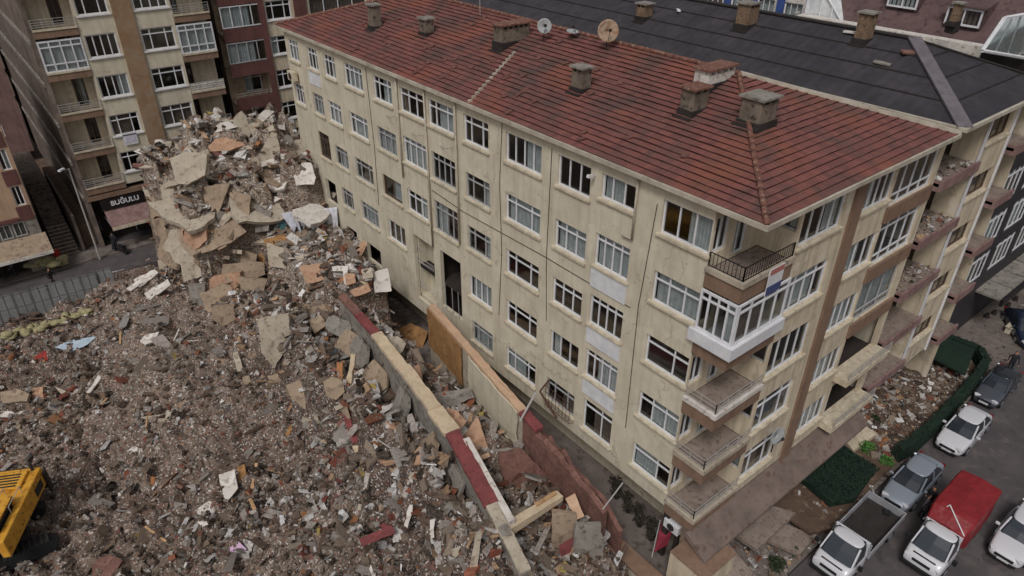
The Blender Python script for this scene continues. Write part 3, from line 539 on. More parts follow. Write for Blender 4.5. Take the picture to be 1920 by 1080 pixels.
def H(x, y):
    x = np.asarray(x, float); y = np.asarray(y, float)
    wx = x+1.0*fbm(x*.35, y*.35, 3, 3); wy = y+1.0*fbm(x*.35, y*.35, 3, 7)
    tower = rect(wx, wy, -9.1, .2, 34.0, 43.0, .7, 1.4, 1.2, 4)
    tw = tower*(7.2+1.9*sst((y-33)/7)+1.0*sst((x+9)/5)*sst((6-x)/6))+tower*.7*plates(x+.2*y, y, 1.1, 33)
    ter = 5.4*rect(wx, wy, -4.3, -.3, 22.5, 36, 2.2, .8, 1.6, 3)
    apron = 2.6*rect(wx, wy, -8.0, -2.0, 28.5, 38, 3.2, 3, 4.5, 3)
    slope = 1.3*rect(wx, wy, -9, -2, 12, 34, 4, 3, 6, 3)
    inner = (2.5+.06*(y-8)*(y > 8)-.1*np.clip(8-y, 0, 6))*rect(x, y, -7.0, -2.9, 1.0, 23, .5, .4, .5, 2)*(1-.0*x)
    left = (3.5+.03*(y-5))*rect(wx+.5*fbm(x*.9, y*.9, 3, 60), wy, -7.9, -6.9, -3, 24, 1.9, .5, 3, 3)
    ridge_ = 1.5*rect(wx, wy, -14, -9, 22, 38, 4, 4, 5, 4)+1.1*rect(wx, wy, -20, -15, 26, 31, 4, 4, 3, 3)+.9*rect(wx, wy, -15, -10, 2, 12, 4, 3, 4, 4)
    base = np.maximum.reduce([tw, ter, apron, slope, inner, left, ridge_])
    alley = sst((x+2.0)/.7)*(1-sst((y-24)/6)); base = base*(1-alley)
    field = .15+1.1*fbm(x*.16, y*.16, 3, 20)+.3*fbm(x*.8, y*.8, 5, 31)
    edge = 1-sst((y-40)/3)*(x < -11)
    rough = np.clip(base/3, 0, 1)
    h = base+field*(1-alley*.9)*(.35+.65*edge)+rough*(1-alley)*((.6+.9*tower)*plates(x, y, 1.9, 2)+.55*plates(x, y, .7, 4)+.3*fbm(x*1.6, y*1.6, 4, 50))
    for (hx, hy, hr, hd) in ((-7.4, 33.6, 1.4, 3.4), (-5.9, 33.2, 1.0, 2.6), (-3.6, 31.5, 1.1, 2.2), (-8.0, 2.5, 1.2, 1.6), (-7.9, 11, .9, 1.3)): h = h-hd*np.exp(-(((x-hx)/hr)**2+((y-hy)/(hr*.8))**2))*(h > .6)+(1-rough)*(1-alley)*edge*.14*plates(x, y, .5, 6)
    return h
TX0, TX1, TY0, TY1, TD = -36., 1.9, -13., 45., .16
gx = np.arange(TX0, TX1, TD); gy = np.arange(TY0, TY1, TD); GX, GY = np.meshgrid(gx, gy); GH = H(GX, GY)
GH = np.where((GX > 0.1) & (GY < 30), np.minimum(GH, .25), GH)
def Hs(x, y):
    i = np.clip(((np.asarray(x)-TX0)/TD).astype(int), 0, len(gx)-1); j = np.clip(((np.asarray(y)-TY0)/TD).astype(int), 0, len(gy)-1); return GH[j, i]
def hit(px, py):
    r = ray(px, py); t0 = (14-CAM[2])/r[2]; ts = np.arange(t0, t0+70, .06); P = CAM+ts[:, None]*r
    w = np.nonzero(P[:, 2] < Hs(P[:, 0], P[:, 1]))[0]
    return P[w[0]] if len(w) else AZ(px, py, 0)
def npmesh(name, V, F, mat, cols=None, smooth=False):
    me = bpy.data.meshes.new(name); F = np.asarray(F, np.int32); n = F.shape[1]
    me.vertices.add(len(V)); me.vertices.foreach_set('co', np.asarray(V, np.float32).ravel())
    me.loops.add(F.size); me.loops.foreach_set('vertex_index', F.ravel()); me.polygons.add(len(F)); me.polygons.foreach_set('loop_start', np.arange(0, F.size, n, dtype=np.int32))
    me.update(calc_edges=True); me.polygons.foreach_set('use_smooth', [smooth]*len(F))
    if cols is not None:
        a = me.color_attributes.new('col', 'FLOAT_COLOR', 'POINT'); a.data.foreach_set('color', np.concatenate([cols, np.ones((len(cols), 1))], 1).astype(np.float32).ravel())
    me.materials.append(mat); o = bpy.data.objects.new(name, me); COL.objects.link(o); return o
def LA(*cs): return np.array([lin(c) for c in cs])
nx, ny = len(gx), len(gy); idx = np.arange(nx*ny).reshape(ny, nx)
F = np.stack([idx[:-1, :-1].ravel(), idx[:-1, 1:].ravel(), idx[1:, 1:].ravel(), idx[1:, :-1].ravel()], 1)
V = np.stack([GX.ravel(), GY.ravel(), GH.ravel()], 1)
hollow_shade = (rect(GX+.8*fbm(GX*.7, GY*.7, 3, 61), GY, -9.3, -6.6, -2, 23, 1.5, .5, 3, 4)*.75).ravel()[:, None]  # shade of deep hollows along the left ruined wall, painted into the ground colour
t = np.clip(fbm(GX*.25, GY*.25, 4, 77).ravel()+.5, 0, 1)[:, None]; t2 = np.clip(fbm(GX*1.5, GY*1.5, 4, 81).ravel()*1.6+.5, 0, 1)[:, None]
cc = LA((86, 70, 60))*(1-t)+LA((122, 104, 90))*t; cc = cc*(1-.5*t2)+LA((138, 122, 108))*.5*t2
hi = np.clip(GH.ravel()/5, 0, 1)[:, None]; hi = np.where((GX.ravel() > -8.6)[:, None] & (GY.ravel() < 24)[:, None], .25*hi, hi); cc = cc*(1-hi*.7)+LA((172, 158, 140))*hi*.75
RUB = attr_mat('rubble_dust', dirt=(78, 66, 60))
def crush(m):   # finest crushed grains in the dust, each with its own colour
    nt = m.node_tree; N = nt.nodes; L = nt.links; b = N['Principled BSDF']; src = b.inputs['Base Color'].links[0].from_socket; geo = N.new('ShaderNodeNewGeometry')
    for (sc_, lo, hi_, f, col) in ((11, .88, .9, .7, (190, 180, 172)), (16, .93, .94, .9, (222, 216, 210)), (9, .86, .88, .6, (140, 90, 72)), (13, .72, .76, .75, (52, 45, 42)), (7, .8, .82, .5, (136, 124, 114)), (20, .7, .74, .5, (118, 102, 92))):
        v = N.new('ShaderNodeTexVoronoi'); v.inputs['Scale'].default_value = sc_; L.new(geo.outputs['Position'], v.inputs['Vector']); sp = N.new('ShaderNodeSeparateColor'); L.new(v.outputs['Color'], sp.inputs[0])
        mr_ = N.new('ShaderNodeMapRange'); mr_.inputs['From Min'].default_value = lo; mr_.inputs['From Max'].default_value = hi_; L.new(sp.outputs[0], mr_.inputs[0]); mu = N.new('ShaderNodeMath'); mu.operation = 'MULTIPLY'; mu.inputs[1].default_value = f; L.new(mr_.outputs[0], mu.inputs[0])
        mx = N.new('ShaderNodeMix'); mx.data_type = 'RGBA'; mx.inputs['B'].default_value = (*lin(col), 1); L.new(mu.outputs[0], mx.inputs['Factor']); L.new(src, mx.inputs['A']); src = mx.outputs['Result']
    L.new(src, b.inputs['Base Color'])
crush(RUB)
cc = cc*(1-hollow_shade)+LA((60, 52, 48))*hollow_shade
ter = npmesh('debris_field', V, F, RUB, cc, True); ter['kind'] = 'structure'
# small rubble: nobody could count it
PAL = LA((108, 90, 78), (92, 76, 66), (126, 110, 96), (142, 128, 114), (156, 148, 142), (180, 172, 166), (208, 204, 200), (232, 230, 228), (142, 84, 62), (128, 66, 54), (168, 112, 70), (54, 47, 43), (64, 56, 52), (182, 150, 120), (96, 112, 120), (176, 156, 90))
PW_ = np.array([18, 14, 15, 13, 11, 8, 6, 4.5, 3.4, 2, 1.4, 8, 7, 2.6, .5, .3]); PT_ = np.array([8, 6, 12, 14, 16, 15, 11, 7, 3, 2, 2.5, 5, 6, 7, .8, .5])
def rubble(name, n, region, smin, smax, flat, pal_w, aniso=1.0, seed=0, sink=.3, dens=None, near=True, pw=3.2):
    rng = np.random.default_rng(seed); x0, x1, y0, y1 = region
    x = rng.uniform(x0, x1, n*3); y = rng.uniform(y0, y1, n*3)
    z = Hs(x, y); P = np.stack([x, y, z], 1)-CAM; d = P@CF; u = 960+FPX*(P@CR)/d; v = 540-FPX*(P@CU)/d
    ok = (d > 3) & (u > -160) & (u < 2000) & (v < 1240) & (v > -50) & ~((x > -1.2) & (y < 19)) & ~((x < -11) & (y > 41.5))
    if near: ok &= rng.uniform(0, 1, n*3) < np.clip((30/np.maximum(d, 1))**1.5, 0, 1)
    if dens is not None: ok &= rng.uniform(0, 1, n*3) < dens(x, y, z)
    x, y, z = x[ok][:n], y[ok][:n], z[ok][:n]; n = len(x)
    s = smin*(smax/smin)**(rng.uniform(0, 1, n)**pw)
    dim = np.stack([s*rng.uniform(.8, 1.3*aniso, n), s*rng.uniform(.4, .9, n), s*rng.uniform(flat*.5, flat, n)], 1)/2
    c = np.array([(-1, -1, -1), (1, -1, -1), (1, 1, -1), (-1, 1, -1), (-1, -1, 1), (1, -1, 1), (1, 1, 1), (-1, 1, 1)], float)
    L = c[None]*dim[:, None]*rng.uniform(.55, 1.15, (n, 8, 3))
    a = rng.uniform(0, 6.28, n); b = rng.normal(0, .45, n); g = rng.normal(0, .45, n)
    ca_, sa = np.cos(a), np.sin(a); cb_, sb = np.cos(b), np.sin(b); cg, sg = np.cos(g), np.sin(g)
    Rz = np.zeros((n, 3, 3)); Rz[:, 0, 0] = ca_; Rz[:, 0, 1] = -sa; Rz[:, 1, 0] = sa; Rz[:, 1, 1] = ca_; Rz[:, 2, 2] = 1
    Ry = np.zeros((n, 3, 3)); Ry[:, 0, 0] = cb_; Ry[:, 0, 2] = sb; Ry[:, 2, 0] = -sb; Ry[:, 2, 2] = cb_; Ry[:, 1, 1] = 1
    Rx = np.zeros((n, 3, 3)); Rx[:, 1, 1] = cg; Rx[:, 1, 2] = -sg; Rx[:, 2, 1] = sg; Rx[:, 2, 2] = cg; Rx[:, 0, 0] = 1
    Rm = Rz@Ry@Rx; Vv = np.einsum('nij,nkj->nki', Rm, L)+np.stack([x, y, z+dim[:, 2]*(1-sink)], 1)[:, None]
    q = np.array([(3, 2, 1, 0), (4, 5, 6, 7), (0, 1, 5, 4), (1, 2, 6, 5), (2, 3, 7, 6), (3, 0, 4, 7)]); Fq = (np.arange(n)[:, None, None]*8+q[None]).reshape(-1, 4)
    pi = rng.choice(len(PAL), n, p=pal_w/pal_w.sum()); col = PAL[pi]*rng.uniform(.5, 1.15, (n, 1))*(.88 if name != 'brick_rubble' else 1.05)
    o = npmesh(name, Vv.reshape(-1, 3), Fq, RUB2, np.repeat(col, 8, 0)); o['kind'] = 'stuff'
    return o
RUB2 = attr_mat('rubble_pieces', scale=9, dirt=(114, 99, 86)); 
low = lambda x, y, z: np.where(z < 2.2, 1, .25); high = lambda x, y, z: np.where(z > 2.0, 1, .0)
tag(rubble('rubble', 105000, (-36, -1, -8, 44), .03, .42, .8, PW_, 1.2, 1, dens=lambda x, y, z: low(x, y, z)*np.clip(.5+2.2*fbm(x*.33, y*.33, 4, 90), .05, 1), pw=4.2), 'loose brown and grey rubble covering the demolition ground', 'rubble')
tag(rubble('brick_rubble', 22000, (-11, 1, 2, 45), .05, .7, .45, PT_, 1.9, 2, dens=high, near=False), 'pale broken masonry bits covering the tall heap', 'rubble')
tag(rubble('splinters', 2600, (-34, -1, -6, 44), .2, .9, .07, PT_, 1.9, 5), 'thin broken laths and strips scattered over the rubble', 'rubble')

# ------------------------------------------------------------------ single broken slabs, boards and blocks lying on the rubble
def jag(poly, amp, step):
    out = []
    n = len(poly)
    for i in range(n):
        a, b = Vector(poly[i]), Vector(poly[(i+1) % n]); L = (b-a).length; k = max(1, int(L/step)); out.append(a)
        for j in range(1, k): out.append(a.lerp(b, j/k)+Vector([random.uniform(-amp, amp) for _ in range(3)]))
    return out
def shard(name, px, n, th, mat, label, cat, lift=.1, at=None, jg=.05, group=None, pull=0):
    cx = sum(p[0] for p in px)/len(px); cy = sum(p[1] for p in px)/len(px)
    p0 = (hit(cx, cy)-ray(cx, cy)*(lift*.9+.05)) if at is None else np.array(at); n = Vector(n).normalized()
    poly = [AP(a, b, p0, n) for a, b in px]; pl = [Vector(p) for p in poly]; ctr = sum(pl, Vector())/len(pl)
    pl = [p-n*((p-ctr).dot(n)) for p in pl]
    if jg:
        q = jag(pl, jg, .3); pl = [p-n*((p-ctr).dot(n)) for p in q]
    mb = MB(); mb.prism(pl, -n*th); o = mb.build(name, M[mat] if isinstance(mat, str) else mat, None, loc=tuple(ctr)); tag(o, label, cat, group); return o
def Z1(X, Y): return (260+X/2.572, 200+Y/2.572)
def zz(*a): return [Z1(*p) for p in a]
cam_n = (-.45, -.75, .48)
SL = [
 ('wall_fragment', [(437,223),(452,208),(462,219),(470,250),(462,276),(435,252)], (-.5,-.85,.15), .22, 'paleconc', 'tall pale wall slab standing upright on the very top of the heap', .6),
 ('wall_fragment', [(390,274),(404,260),(435,254),(460,272),(431,282),(392,284)], (-.3,-.6,.7), .3, 'tan', 'rounded tan slab lying at the foot of the tall upright slab', .4),
 ('wall_fragment', [(487,287),(509,247),(519,251),(528,297),(482,305)], (-.4,-.85,.3), .22, 'paleconc', 'pointed pale wall slab standing above a white lintel on the heap', .6),
 ('lintel', [(487,303),(530,294),(532,303),(489,314)], (-.4,-.8,.4), .25, 'whitepl', 'short white lintel lying under the pointed upright slab', .5),
 ('wall_fragment', [(534,280),(555,262),(579,260),(585,278),(579,291),(544,297)], (-.4,-.7,.6), .5, 'paleconc', 'rounded cream block at the right end of the heap top near the cream building', .6),
 ('wall_fragment', [(550,328),(567,303),(583,305),(592,332),(588,346),(555,348)], (-.5,-.6,.6), .12, 'whitepl', 'pale grey square panel with a dark hole near the right edge of the heap', .4),
 ('wall_fragment', [(497,340),(532,330),(540,336),(532,354),(509,357)], (-.3,-.4,.85), .25, 'whitepl', 'flat white slab in the middle of the heap top', .4),
 ('lintel', [(439,293),(489,283),(490,288),(441,298)], (-.3,-.6,.7), .2, 'whitepl', 'long thin white beam lying behind the white slab on the heap', .4),
 ('lintel', [(330,335),(361,312),(365,317),(336,342)], (-.4,-.6,.7), .2, 'whitepl', 'white beam leaning at the left shoulder of the heap', .3),
 ('concrete_piece', [(602,371),(618,354),(653,369),(645,387),(615,386)], (-.3,-.35,.9), .15, 'redbrick', 'brown flat slab sticking out of the heap towards the cream facade', .5),
 ('concrete_piece', [(276,371),(287,369),(344,422),(311,449),(291,441),(283,402)], (-.75,-.6,.25), .3, 'warmconc', 'large grey beige slab hanging down the left corner of the heap', .5),
 ('concrete_piece', [(338,367),(388,348),(431,344),(416,383),(396,418),(369,398)], (-.55,-.75,.4), .3, 'warmconc', 'big pointed slab in the middle of the front face of the heap', .6),
 ('concrete_piece', [(435,356),(470,367),(466,406),(443,387)], (-.5,-.75,.4), .25, 'warmconc', 'narrow slab right of the big pointed slab on the heap face', .5),
 ('concrete_piece', [(404,422),(427,394),(437,402),(416,427)], (-.6,-.6,.5), .25, 'paleconc', 'pale grey oblong block under the big pointed slab', .5),
 ('boulder', [(392,452),(408,446),(427,449),(424,462),(410,469),(395,462)], (-.4,-.7,.5), .7, 'warmconc', 'round concrete lump in front of the dark hollow of the heap', .5),
 ('concrete_piece', [(338,425),(362,418),(386,425),(388,450),(366,468),(345,453)], (-.55,-.75,.35), .4, 'tan', 'reddish tan slab between the hanging slab and the dark hollow', .4),
 ('concrete_piece', [(384,530),(400,518),(450,511),(452,569),(392,573)], (-.6,-.75,.25), .5, 'tan', 'big square tan block standing at the foot of the heap', .9),
 ('concrete_piece', [(396,577),(438,574),(442,600),(418,612),(400,600)], (-.55,-.8,.2), .4, 'warmconc', 'grey block below the big square tan block', .7),
 ('concrete_piece', [(295,488),(324,484),(326,507),(299,509)], (-.7,-.65,.3), .5, 'paleconc', 'small square pale block on the lower left flank of the heap', .5),
 ('concrete_piece', [(300,450),(335,462),(340,500),(305,485)], (-.7,-.65,.3), .4, 'warmconc', 'tilted dusty slab above the small square pale block', .4),
 ('concrete_piece', [(318,297),(350,284),(388,289),(384,328),(352,346),(330,344)], (-.6,-.65,.5), .3, 'paleconc', 'pale crumbling slab at the upper left shoulder of the heap', .7),
 ('concrete_piece', [(478,385),(509,398),(503,433),(478,436)], (-.5,-.8,.3), .25, 'concrete', 'grey green slab left of the hanging white cloth', .8),
 ('concrete_piece', [(334,482),(362,470),(390,474),(396,511),(345,529)], (-.6,-.75,.3), .4, 'paleconc', 'crumbly pale slab under the dark hollow on the heap face', .9),
 ('concrete_piece', [(447,519),(501,525),(493,562),(454,564)], (-.5,-.8,.3), .35, 'warmconc', 'dusty slab right of the big square tan block', .8),
 ('concrete_piece', [(308,449),(338,433),(346,470),(318,482)], (-.75,-.6,.3), .3, 'warmconc', 'dusty slab under the hanging one on the left cliff', .7),
 ('concrete_piece', [(300,352),(318,340),(336,372),(330,398),(306,378)], (-.7,-.65,.3), .25, 'paleconc', 'narrow upright slab at the top of the left cliff', .7),
 ('concrete_piece', [(500,455),(545,468),(540,505),(505,498)], (-.4,-.75,.5), .25, 'paleconc', 'pale slab right of the upright yellow plank end', .6),
 ('concrete_piece', [(560,500),(610,492),(620,520),(575,532)], (-.4,-.7,.6), .2, 'tan', 'tan slab in the middle of the terrace front', .6),
 ('concrete_piece', [(352,535),(384,532),(388,580),(362,590)], (-.6,-.75,.25), .35, 'concrete', 'grey slab left of the big square tan block', .8),
 ('concrete_piece', [(452,470),(482,478),(476,515),(450,505)], (-.5,-.8,.35), .3, 'warmconc', 'brown grey slab right below the dark hollow', .8),
 ('facade_panel', [(250,525),(290,505),(297,511),(262,540)], (-.4,-.5,.77), .12, 'whitepl', 'white ribbed panel lying at the left foot of the heap, upper one', .7),
 ('facade_panel', [(270,550),(314,523),(320,534),(276,565)], (-.4,-.5,.77), .12, 'whitepl', 'white ribbed panel lying at the left foot of the heap, lower one', .6),
 ('facade_panel', [(236,541),(262,524),(268,530),(244,546)], (-.4,-.5,.77), .1, 'whitepl', 'short white strip beside the ribbed panels near the metal fence', .4),
 ('wall_fragment', [(633,492),(686,449),(690,457),(672,488),(664,495)], (-.25,-.55,.8), .14, 'tan', 'pointed tan slab tilted on the terrace beside the cream building', .8),
 ('wall_fragment', [(692,460),(742,468),(732,497),(692,492)], (-.3,-.5,.8), .16, 'tan', 'rectangular tan slab at the right end of the terrace', .9),
 ('wall_fragment', [(699,511),(727,503),(734,546),(703,549)], (-.45,-.75,.5), .4, 'whitepl', 'white square block under the rectangular tan slab', .7),
 ('wall_fragment', [(645,515),(665,513),(667,530),(650,535)], (-.4,-.6,.7), .16, 'tan', 'small tan plate with a round hole among the white blocks', .6),
 ('wall_fragment', [(622,500),(653,498),(654,540),(646,540),(643,508),(624,508)], (-.4,-.6,.7), .16, 'whitepl', 'white corner shaped board left of the small holed plate', .5),
 ('wall_fragment', [(675,505),(698,502),(700,520),(680,524)], (-.3,-.5,.8), .16, 'paleconc', 'pale slab between the holed plate and the white square block', .6),
 ('wall_fragment', [(655,545),(690,532),(696,545),(664,556)], (-.3,-.5,.8), .16, 'tan', 'orange tan strip of wall under the white blocks', .6),
 ('board', [(493,449),(535,438),(552,450),(548,464),(501,468)], (-.3,-.6,.75), .08, 'ochre', 'yellow brown board below the white sheets on the heap', .5),
 ('board', [(552,480),(579,476),(579,489),(558,490)], (-.3,-.5,.8), .1, 'paleconc', 'pale yellow board right of the yellow brown one', .5),
 ('board', [(486,473),(498,470),(496,505),(484,512)], (-.4,-.7,.5), .1, 'ochre', 'upright orange yellow plank end left of the terrace', .5),
 ('concrete_piece', [(571,581),(633,562),(641,565),(571,614)], (-.5,-.6,.6), .2, 'warmconc', 'long dusty slab with a timber edge behind the left ruined wall', .5),
 ('concrete_piece', [(483,600),(540,590),(544,640),(515,690),(490,660)], (-.65,-.75,.15), .25, 'paleconc', 'grey white upright wall panel in the middle of the rubble', .9),
 ('concrete_piece', [(575,600),(600,590),(612,610),(590,625)], (-.4,-.6,.7), .25, 'warmconc', 'dusty slab right of the upright wall panel', .5),
 ('boulder', [(606,716),(622,706),(640,712),(646,735),(630,750),(612,744)], (-.45,-.7,.5), .8, 'warmconc', 'grey brown concrete lump beside the leaning cream post', .5),
 ('boulder', [(536,722),(560,712),(590,738),(592,768),(578,775),(545,745)], (-.45,-.7,.55), .7, 'warmconc', 'elongated grey lump with a pink patch left of the leaning post', .4),
 ('boulder', [(500,705),(520,700),(530,715),(512,728)], (-.45,-.7,.55), .5, 'warmconc', 'small dusty lump left of the elongated grey lump', .4),
 ('curtain_cloth', [(664,700),(680,690),(698,705),(692,718),(680,722),(668,730)], (-.5,-.6,.6), .04, 'whitepl', 'crumpled white cloth beside the leaning cream post', .4),
 ('plank', [(658,664),(666,666),(654,748),(644,746)], (-.75,-.6,.3), .15, 'beige', 'cream post leaning against the left ruined wall', .9),
 ('plank', [(640,768),(651,768),(672,829),(660,832)], (-.45,-.5,.7), .12, 'redpaint', 'pink plank lying in the dark rubble below the leaning post', .4),
 ('wall_fragment', [(660,836),(684,833),(680,847),(665,848)], (-.4,-.6,.7), .15, 'beige', 'small cream block at the lower end of the pink plank', .3),
 ('plank', [(891,1003),(904,1000),(892,1080),(876,1080)], (-.6,-.7,.3), .2, 'paleconc', 'pale concrete post leaning at the bottom of the left ruined wall', .6),
 ('plank', [(757,985),(768,946),(774,948),(764,990)], (-.6,-.6,.5), .1, 'whitepl', 'thin white post at the edge of the dark hollow', .5),
 ('plank', [(806,975),(816,973),(814,1008),(808,1010)], (-.6,-.6,.5), .1, 'whitepl', 'short white post right of the dark hollow', .5),
 ('wall_fragment', [(366,957),(392,939),(407,945),(407,973),(380,980)], (-.25,-.35,.9), .14, 'whitepl', 'large cream white plate flat on the rubble at the bottom', .12),
 ('foam_sheet', [(431,1022),(447,1015),(462,1029),(456,1043),(431,1043)], (-.25,-.35,.9), .08, plain('lilac_foam', (206, 170, 200), .7), 'lilac foam sheet lying near the bottom edge', .12),
 ('wall_fragment', [(238,846),(250,836),(268,844),(252,858)], (-.25,-.35,.9), .1, 'whitepl', 'small white plate alone in the middle of the brown rubble', .1),
 ('sheet', [(102,651),(140,636),(181,631),(165,645),(130,661)], (-.2,-.3,.93), .05, weathered('pale_blue_sheet', (190, 204, 214), (160, 176, 190), 2), 'pale blue sheet near the sandbags', .15),
 ('sheet', [(60,679),(75,660),(104,654),(93,672),(65,693)], (-.2,-.3,.93), .05, weathered('red_sheet', (160, 62, 54), (130, 50, 46), 2), 'red sheet beside the pale blue sheet', .15),
 ('plank', [(158,742),(184,703),(191,705),(166,744)], (-.2,-.3,.93), .1, 'whitepl', 'white plank lying alone on the left rubble', .15),
 ('plank', [(437,661),(446,659),(456,694),(445,698)], (-.3,-.4,.85), .12, 'paleconc', 'grey white plank left of the upright wall panel', .2),
 ('plank', [(478,868),(483,868),(471,936),(465,936)], (-.3,-.4,.85), .06, 'wood', 'upper half of a snapped timber lath', .2),
 ('plank', [(465,936),(471,934),(494,981),(490,984)], (-.3,-.4,.85), .06, 'wood', 'lower half of a snapped timber lath', .2),
 ('plank', [(270,988),(274,985),(313,1013),(309,1017)], (-.2,-.3,.93), .06, 'wood', 'orange brown lath near the yellow shrub stain at the bottom', .15),
 ('concrete_piece', [(168,1052),(205,1042),(230,1050),(208,1080),(175,1080)], (-.2,-.3,.93), .25, 'redbrick', 'brown grey slab at the bottom edge of the rubble', .2),
 ('wall_fragment', [(262,640),(272,628),(298,622),(290,640),(268,648)], (-.3,-.4,.85), .2, 'whitepl', 'jagged white slab at the foot of the heap on the left', .25),
 ('board', [(672,1010),(735,985),(742,998),(680,1024)], (-.3,-.4,.85), .1, 'redpaint', 'dark red board near the bottom centre', .3),
 ('board', [(710,985),(722,980),(760,1004),(748,1012)], (-.3,-.4,.85), .1, 'redpaint', 'dark red board crossing the first one at the bottom centre', .35),
 ('concrete_piece', [(0,735),(30,728),(55,738),(50,752),(5,756)], (-.3,-.35,.9), .2, 'warmconc', 'grey brown slab at the left edge of the picture', .3),
 ('concrete_piece', [(58,728),(80,725),(82,750),(62,755)], (-.3,-.35,.9), .2, 'tan', 'tan slab next to the one at the left edge', .3),
 ('concrete_piece', [(103,725),(160,745),(150,752),(128,756)], (-.4,-.5,.75), .15, 'paleconc', 'triangular grey slab with loose laths on the left rubble', .3),
 ('wall_fragment', [(0,772),(48,770),(46,780),(0,782)], (-.3,-.35,.9), .15, 'whitepl', 'white strip of wall at the left edge below the grey slabs', .2),
 ('board', [(410,890),(440,880),(446,915),(426,940),(418,930)], (-.3,-.4,.85), .12, 'whitepl', 'row of white boards above the large cream plate', .2),
 ('board', [(445,875),(458,870),(462,890),(448,908)], (-.3,-.4,.85), .1, 'ochre', 'orange board right of the row of white boards', .2),
 ('cardboard', [(528,800),(548,795),(556,815),(545,830)], (-.3,-.4,.85), .08, 'ochre', 'orange cardboard piece in the middle of the rubble', .2),
 ('concrete_piece', [(262,783),(330,770),(345,785),(300,797)], (-.2,-.3,.93), .1, 'paleconc', 'pale grey flat sheet pressed in the rubble at mid left', .12),
 ('wall_fragment', [(175,880),(200,872),(205,882),(182,890)], (-.2,-.3,.93), .1, 'whitepl', 'small white chip just right of the yellow excavator', .1),
]
for (nm, px, n, th, mat, lab, lift) in SL: shard(nm, px, n, th, mat, lab, nm.replace('_', ' '), lift)
# collapsed storey plates, their broken edges sticking out of the heap
def storey(c, L, Wd, th, rot, mat, label, seed, jg=.14):
    rng = random.Random(seed); n = 11; pts = []
    for i in range(n):
        a = 2*math.pi*i/n; k = max(abs(math.cos(a)), abs(math.sin(a))); r = 1/k*rng.uniform(.78, 1.06); pts.append(Vector((math.cos(a)*r*L/2, math.sin(a)*r*Wd/2, 0)))
    st_ = random.getstate(); random.seed(seed); q = [Vector((p.x, p.y, 0)) for p in jag(pts, jg, .45)]; random.setstate(st_)
    mb = MB(); mb.prism(q, (0, 0, -th)); o = mb.build('concrete_plate', M[mat], None); o.location = c; o.rotation_euler = rot; tag(o, label, 'concrete plate')
    for i in range(0, len(q), 4):
        p = q[i]; d = Vector((p.x, p.y, 0)).normalized(); m1 = p+d*rng.uniform(.2, .5)+Vector((rng.uniform(-.2, .2), rng.uniform(-.2, .2), rng.uniform(-.2, .1))); mb = MB(); b0 = Vector((p.x, p.y, -th/2)); b1 = m1+Vector((d.x*.2, d.y*.2, -rng.uniform(.1, .5))); w1 = Vector((-d.y, d.x, 0))*.014; mb.prism([b0-w1, b0+w1, m1+w1, b1+w1, b1-w1, m1-w1], (0, 0, .02)); mb.build('reinforcing_bar', plain('rust', (86, 56, 44), .9), o, local=True)
for i, (c, L_x, W_x, rot, mt, lb) in enumerate([
 ((-8.6, 36.0, 7.3), 3.6, 4.6, (.25, -.15, .2), 'paleconc', 'broken storey plate at the left shoulder of the heap top'),
 ((-7.9, 34.4, 5.9), 4.6, 2.6, (.75, -.2, -.25), 'warmconc', 'storey plate hanging steeply over the front left of the heap'),
 ((-9.6, 36.6, 4.6), 2.4, 4.4, (.1, -1.05, .05), 'paleconc', 'storey plate standing almost upright along the left cliff of the heap'),
 ((-9.9, 39.2, 3.2), 2.6, 3.6, (.05, -1.2, .1), 'warmconc', 'lower plate leaning on the left cliff of the heap toward the street'),
 ((-4.9, 33.9, 7.0), 4.2, 2.8, (.6, .15, -.1), 'paleconc', 'storey plate sliding off the middle of the heap front'),
 ((-2.2, 35.5, 8.2), 4.0, 3.0, (.3, .25, .4), 'warmconc', 'storey plate lying toward the cream facade near the heap top'),
 ((-5.5, 38.6, 9.0), 4.4, 3.4, (.12, -.2, .7), 'paleconc', 'pale storey plate lying on the crown of the heap'),
 ((-6.8, 32.9, 3.2), 3.4, 1.6, (.9, .1, -.2), 'warmconc', 'storey plate below the dark hollow of the heap'),
 ((-8.9, 32.2, 2.2), 2.6, 2.0, (1.0, -.3, -.3), 'warmconc', 'plate fragment standing at the heap foot left of the tan block'),
 ((-3.4, 30.9, 4.2), 3.2, 2.0, (.7, .1, .1), 'paleconc', 'plate fragment leaning on the terrace front'),
 ((-1.8, 31.6, 6.6), 2.8, 2.2, (.35, .1, .3), 'whitepl', 'whitish plate under the hanging white cloth'),
 ((-2.6, 26.5, 5.3), 3.0, 2.6, (.3, -.3, .2), 'paleconc', 'plate lying on the terrace before the cream facade'),
 ((-5.0, 25.0, 3.9), 2.8, 2.0, (.5, -.5, .2), 'warmconc', 'plate sliding off the left side of the terrace'),
 ((-8.2, 14.5, 2.2), 1.8, 3.2, (.1, -.95, .1), 'concrete', 'grey plate leaning against the left ruined wall halfway'),
 ((-8.6, 8.2, 1.6), 1.6, 2.6, (.15, -.8, -.1), 'concrete', 'grey plate leaning against the left ruined wall at its red part'),
 ((-8.4, 19.0, 2.4), 2.0, 2.6, (.3, -.8, .2), 'concrete', 'dark plate leaning below the start of the left ruined wall'),
 ((-9.2, 3.6, .9), 1.6, 2.2, (.2, -.6, .3), 'concrete', 'small plate at the bottom edge below the left ruined wall')]):
    storey(c, L_x*.92, W_x*.92, .2 if i % 2 else .3, rot, mt, lb, 40+i)
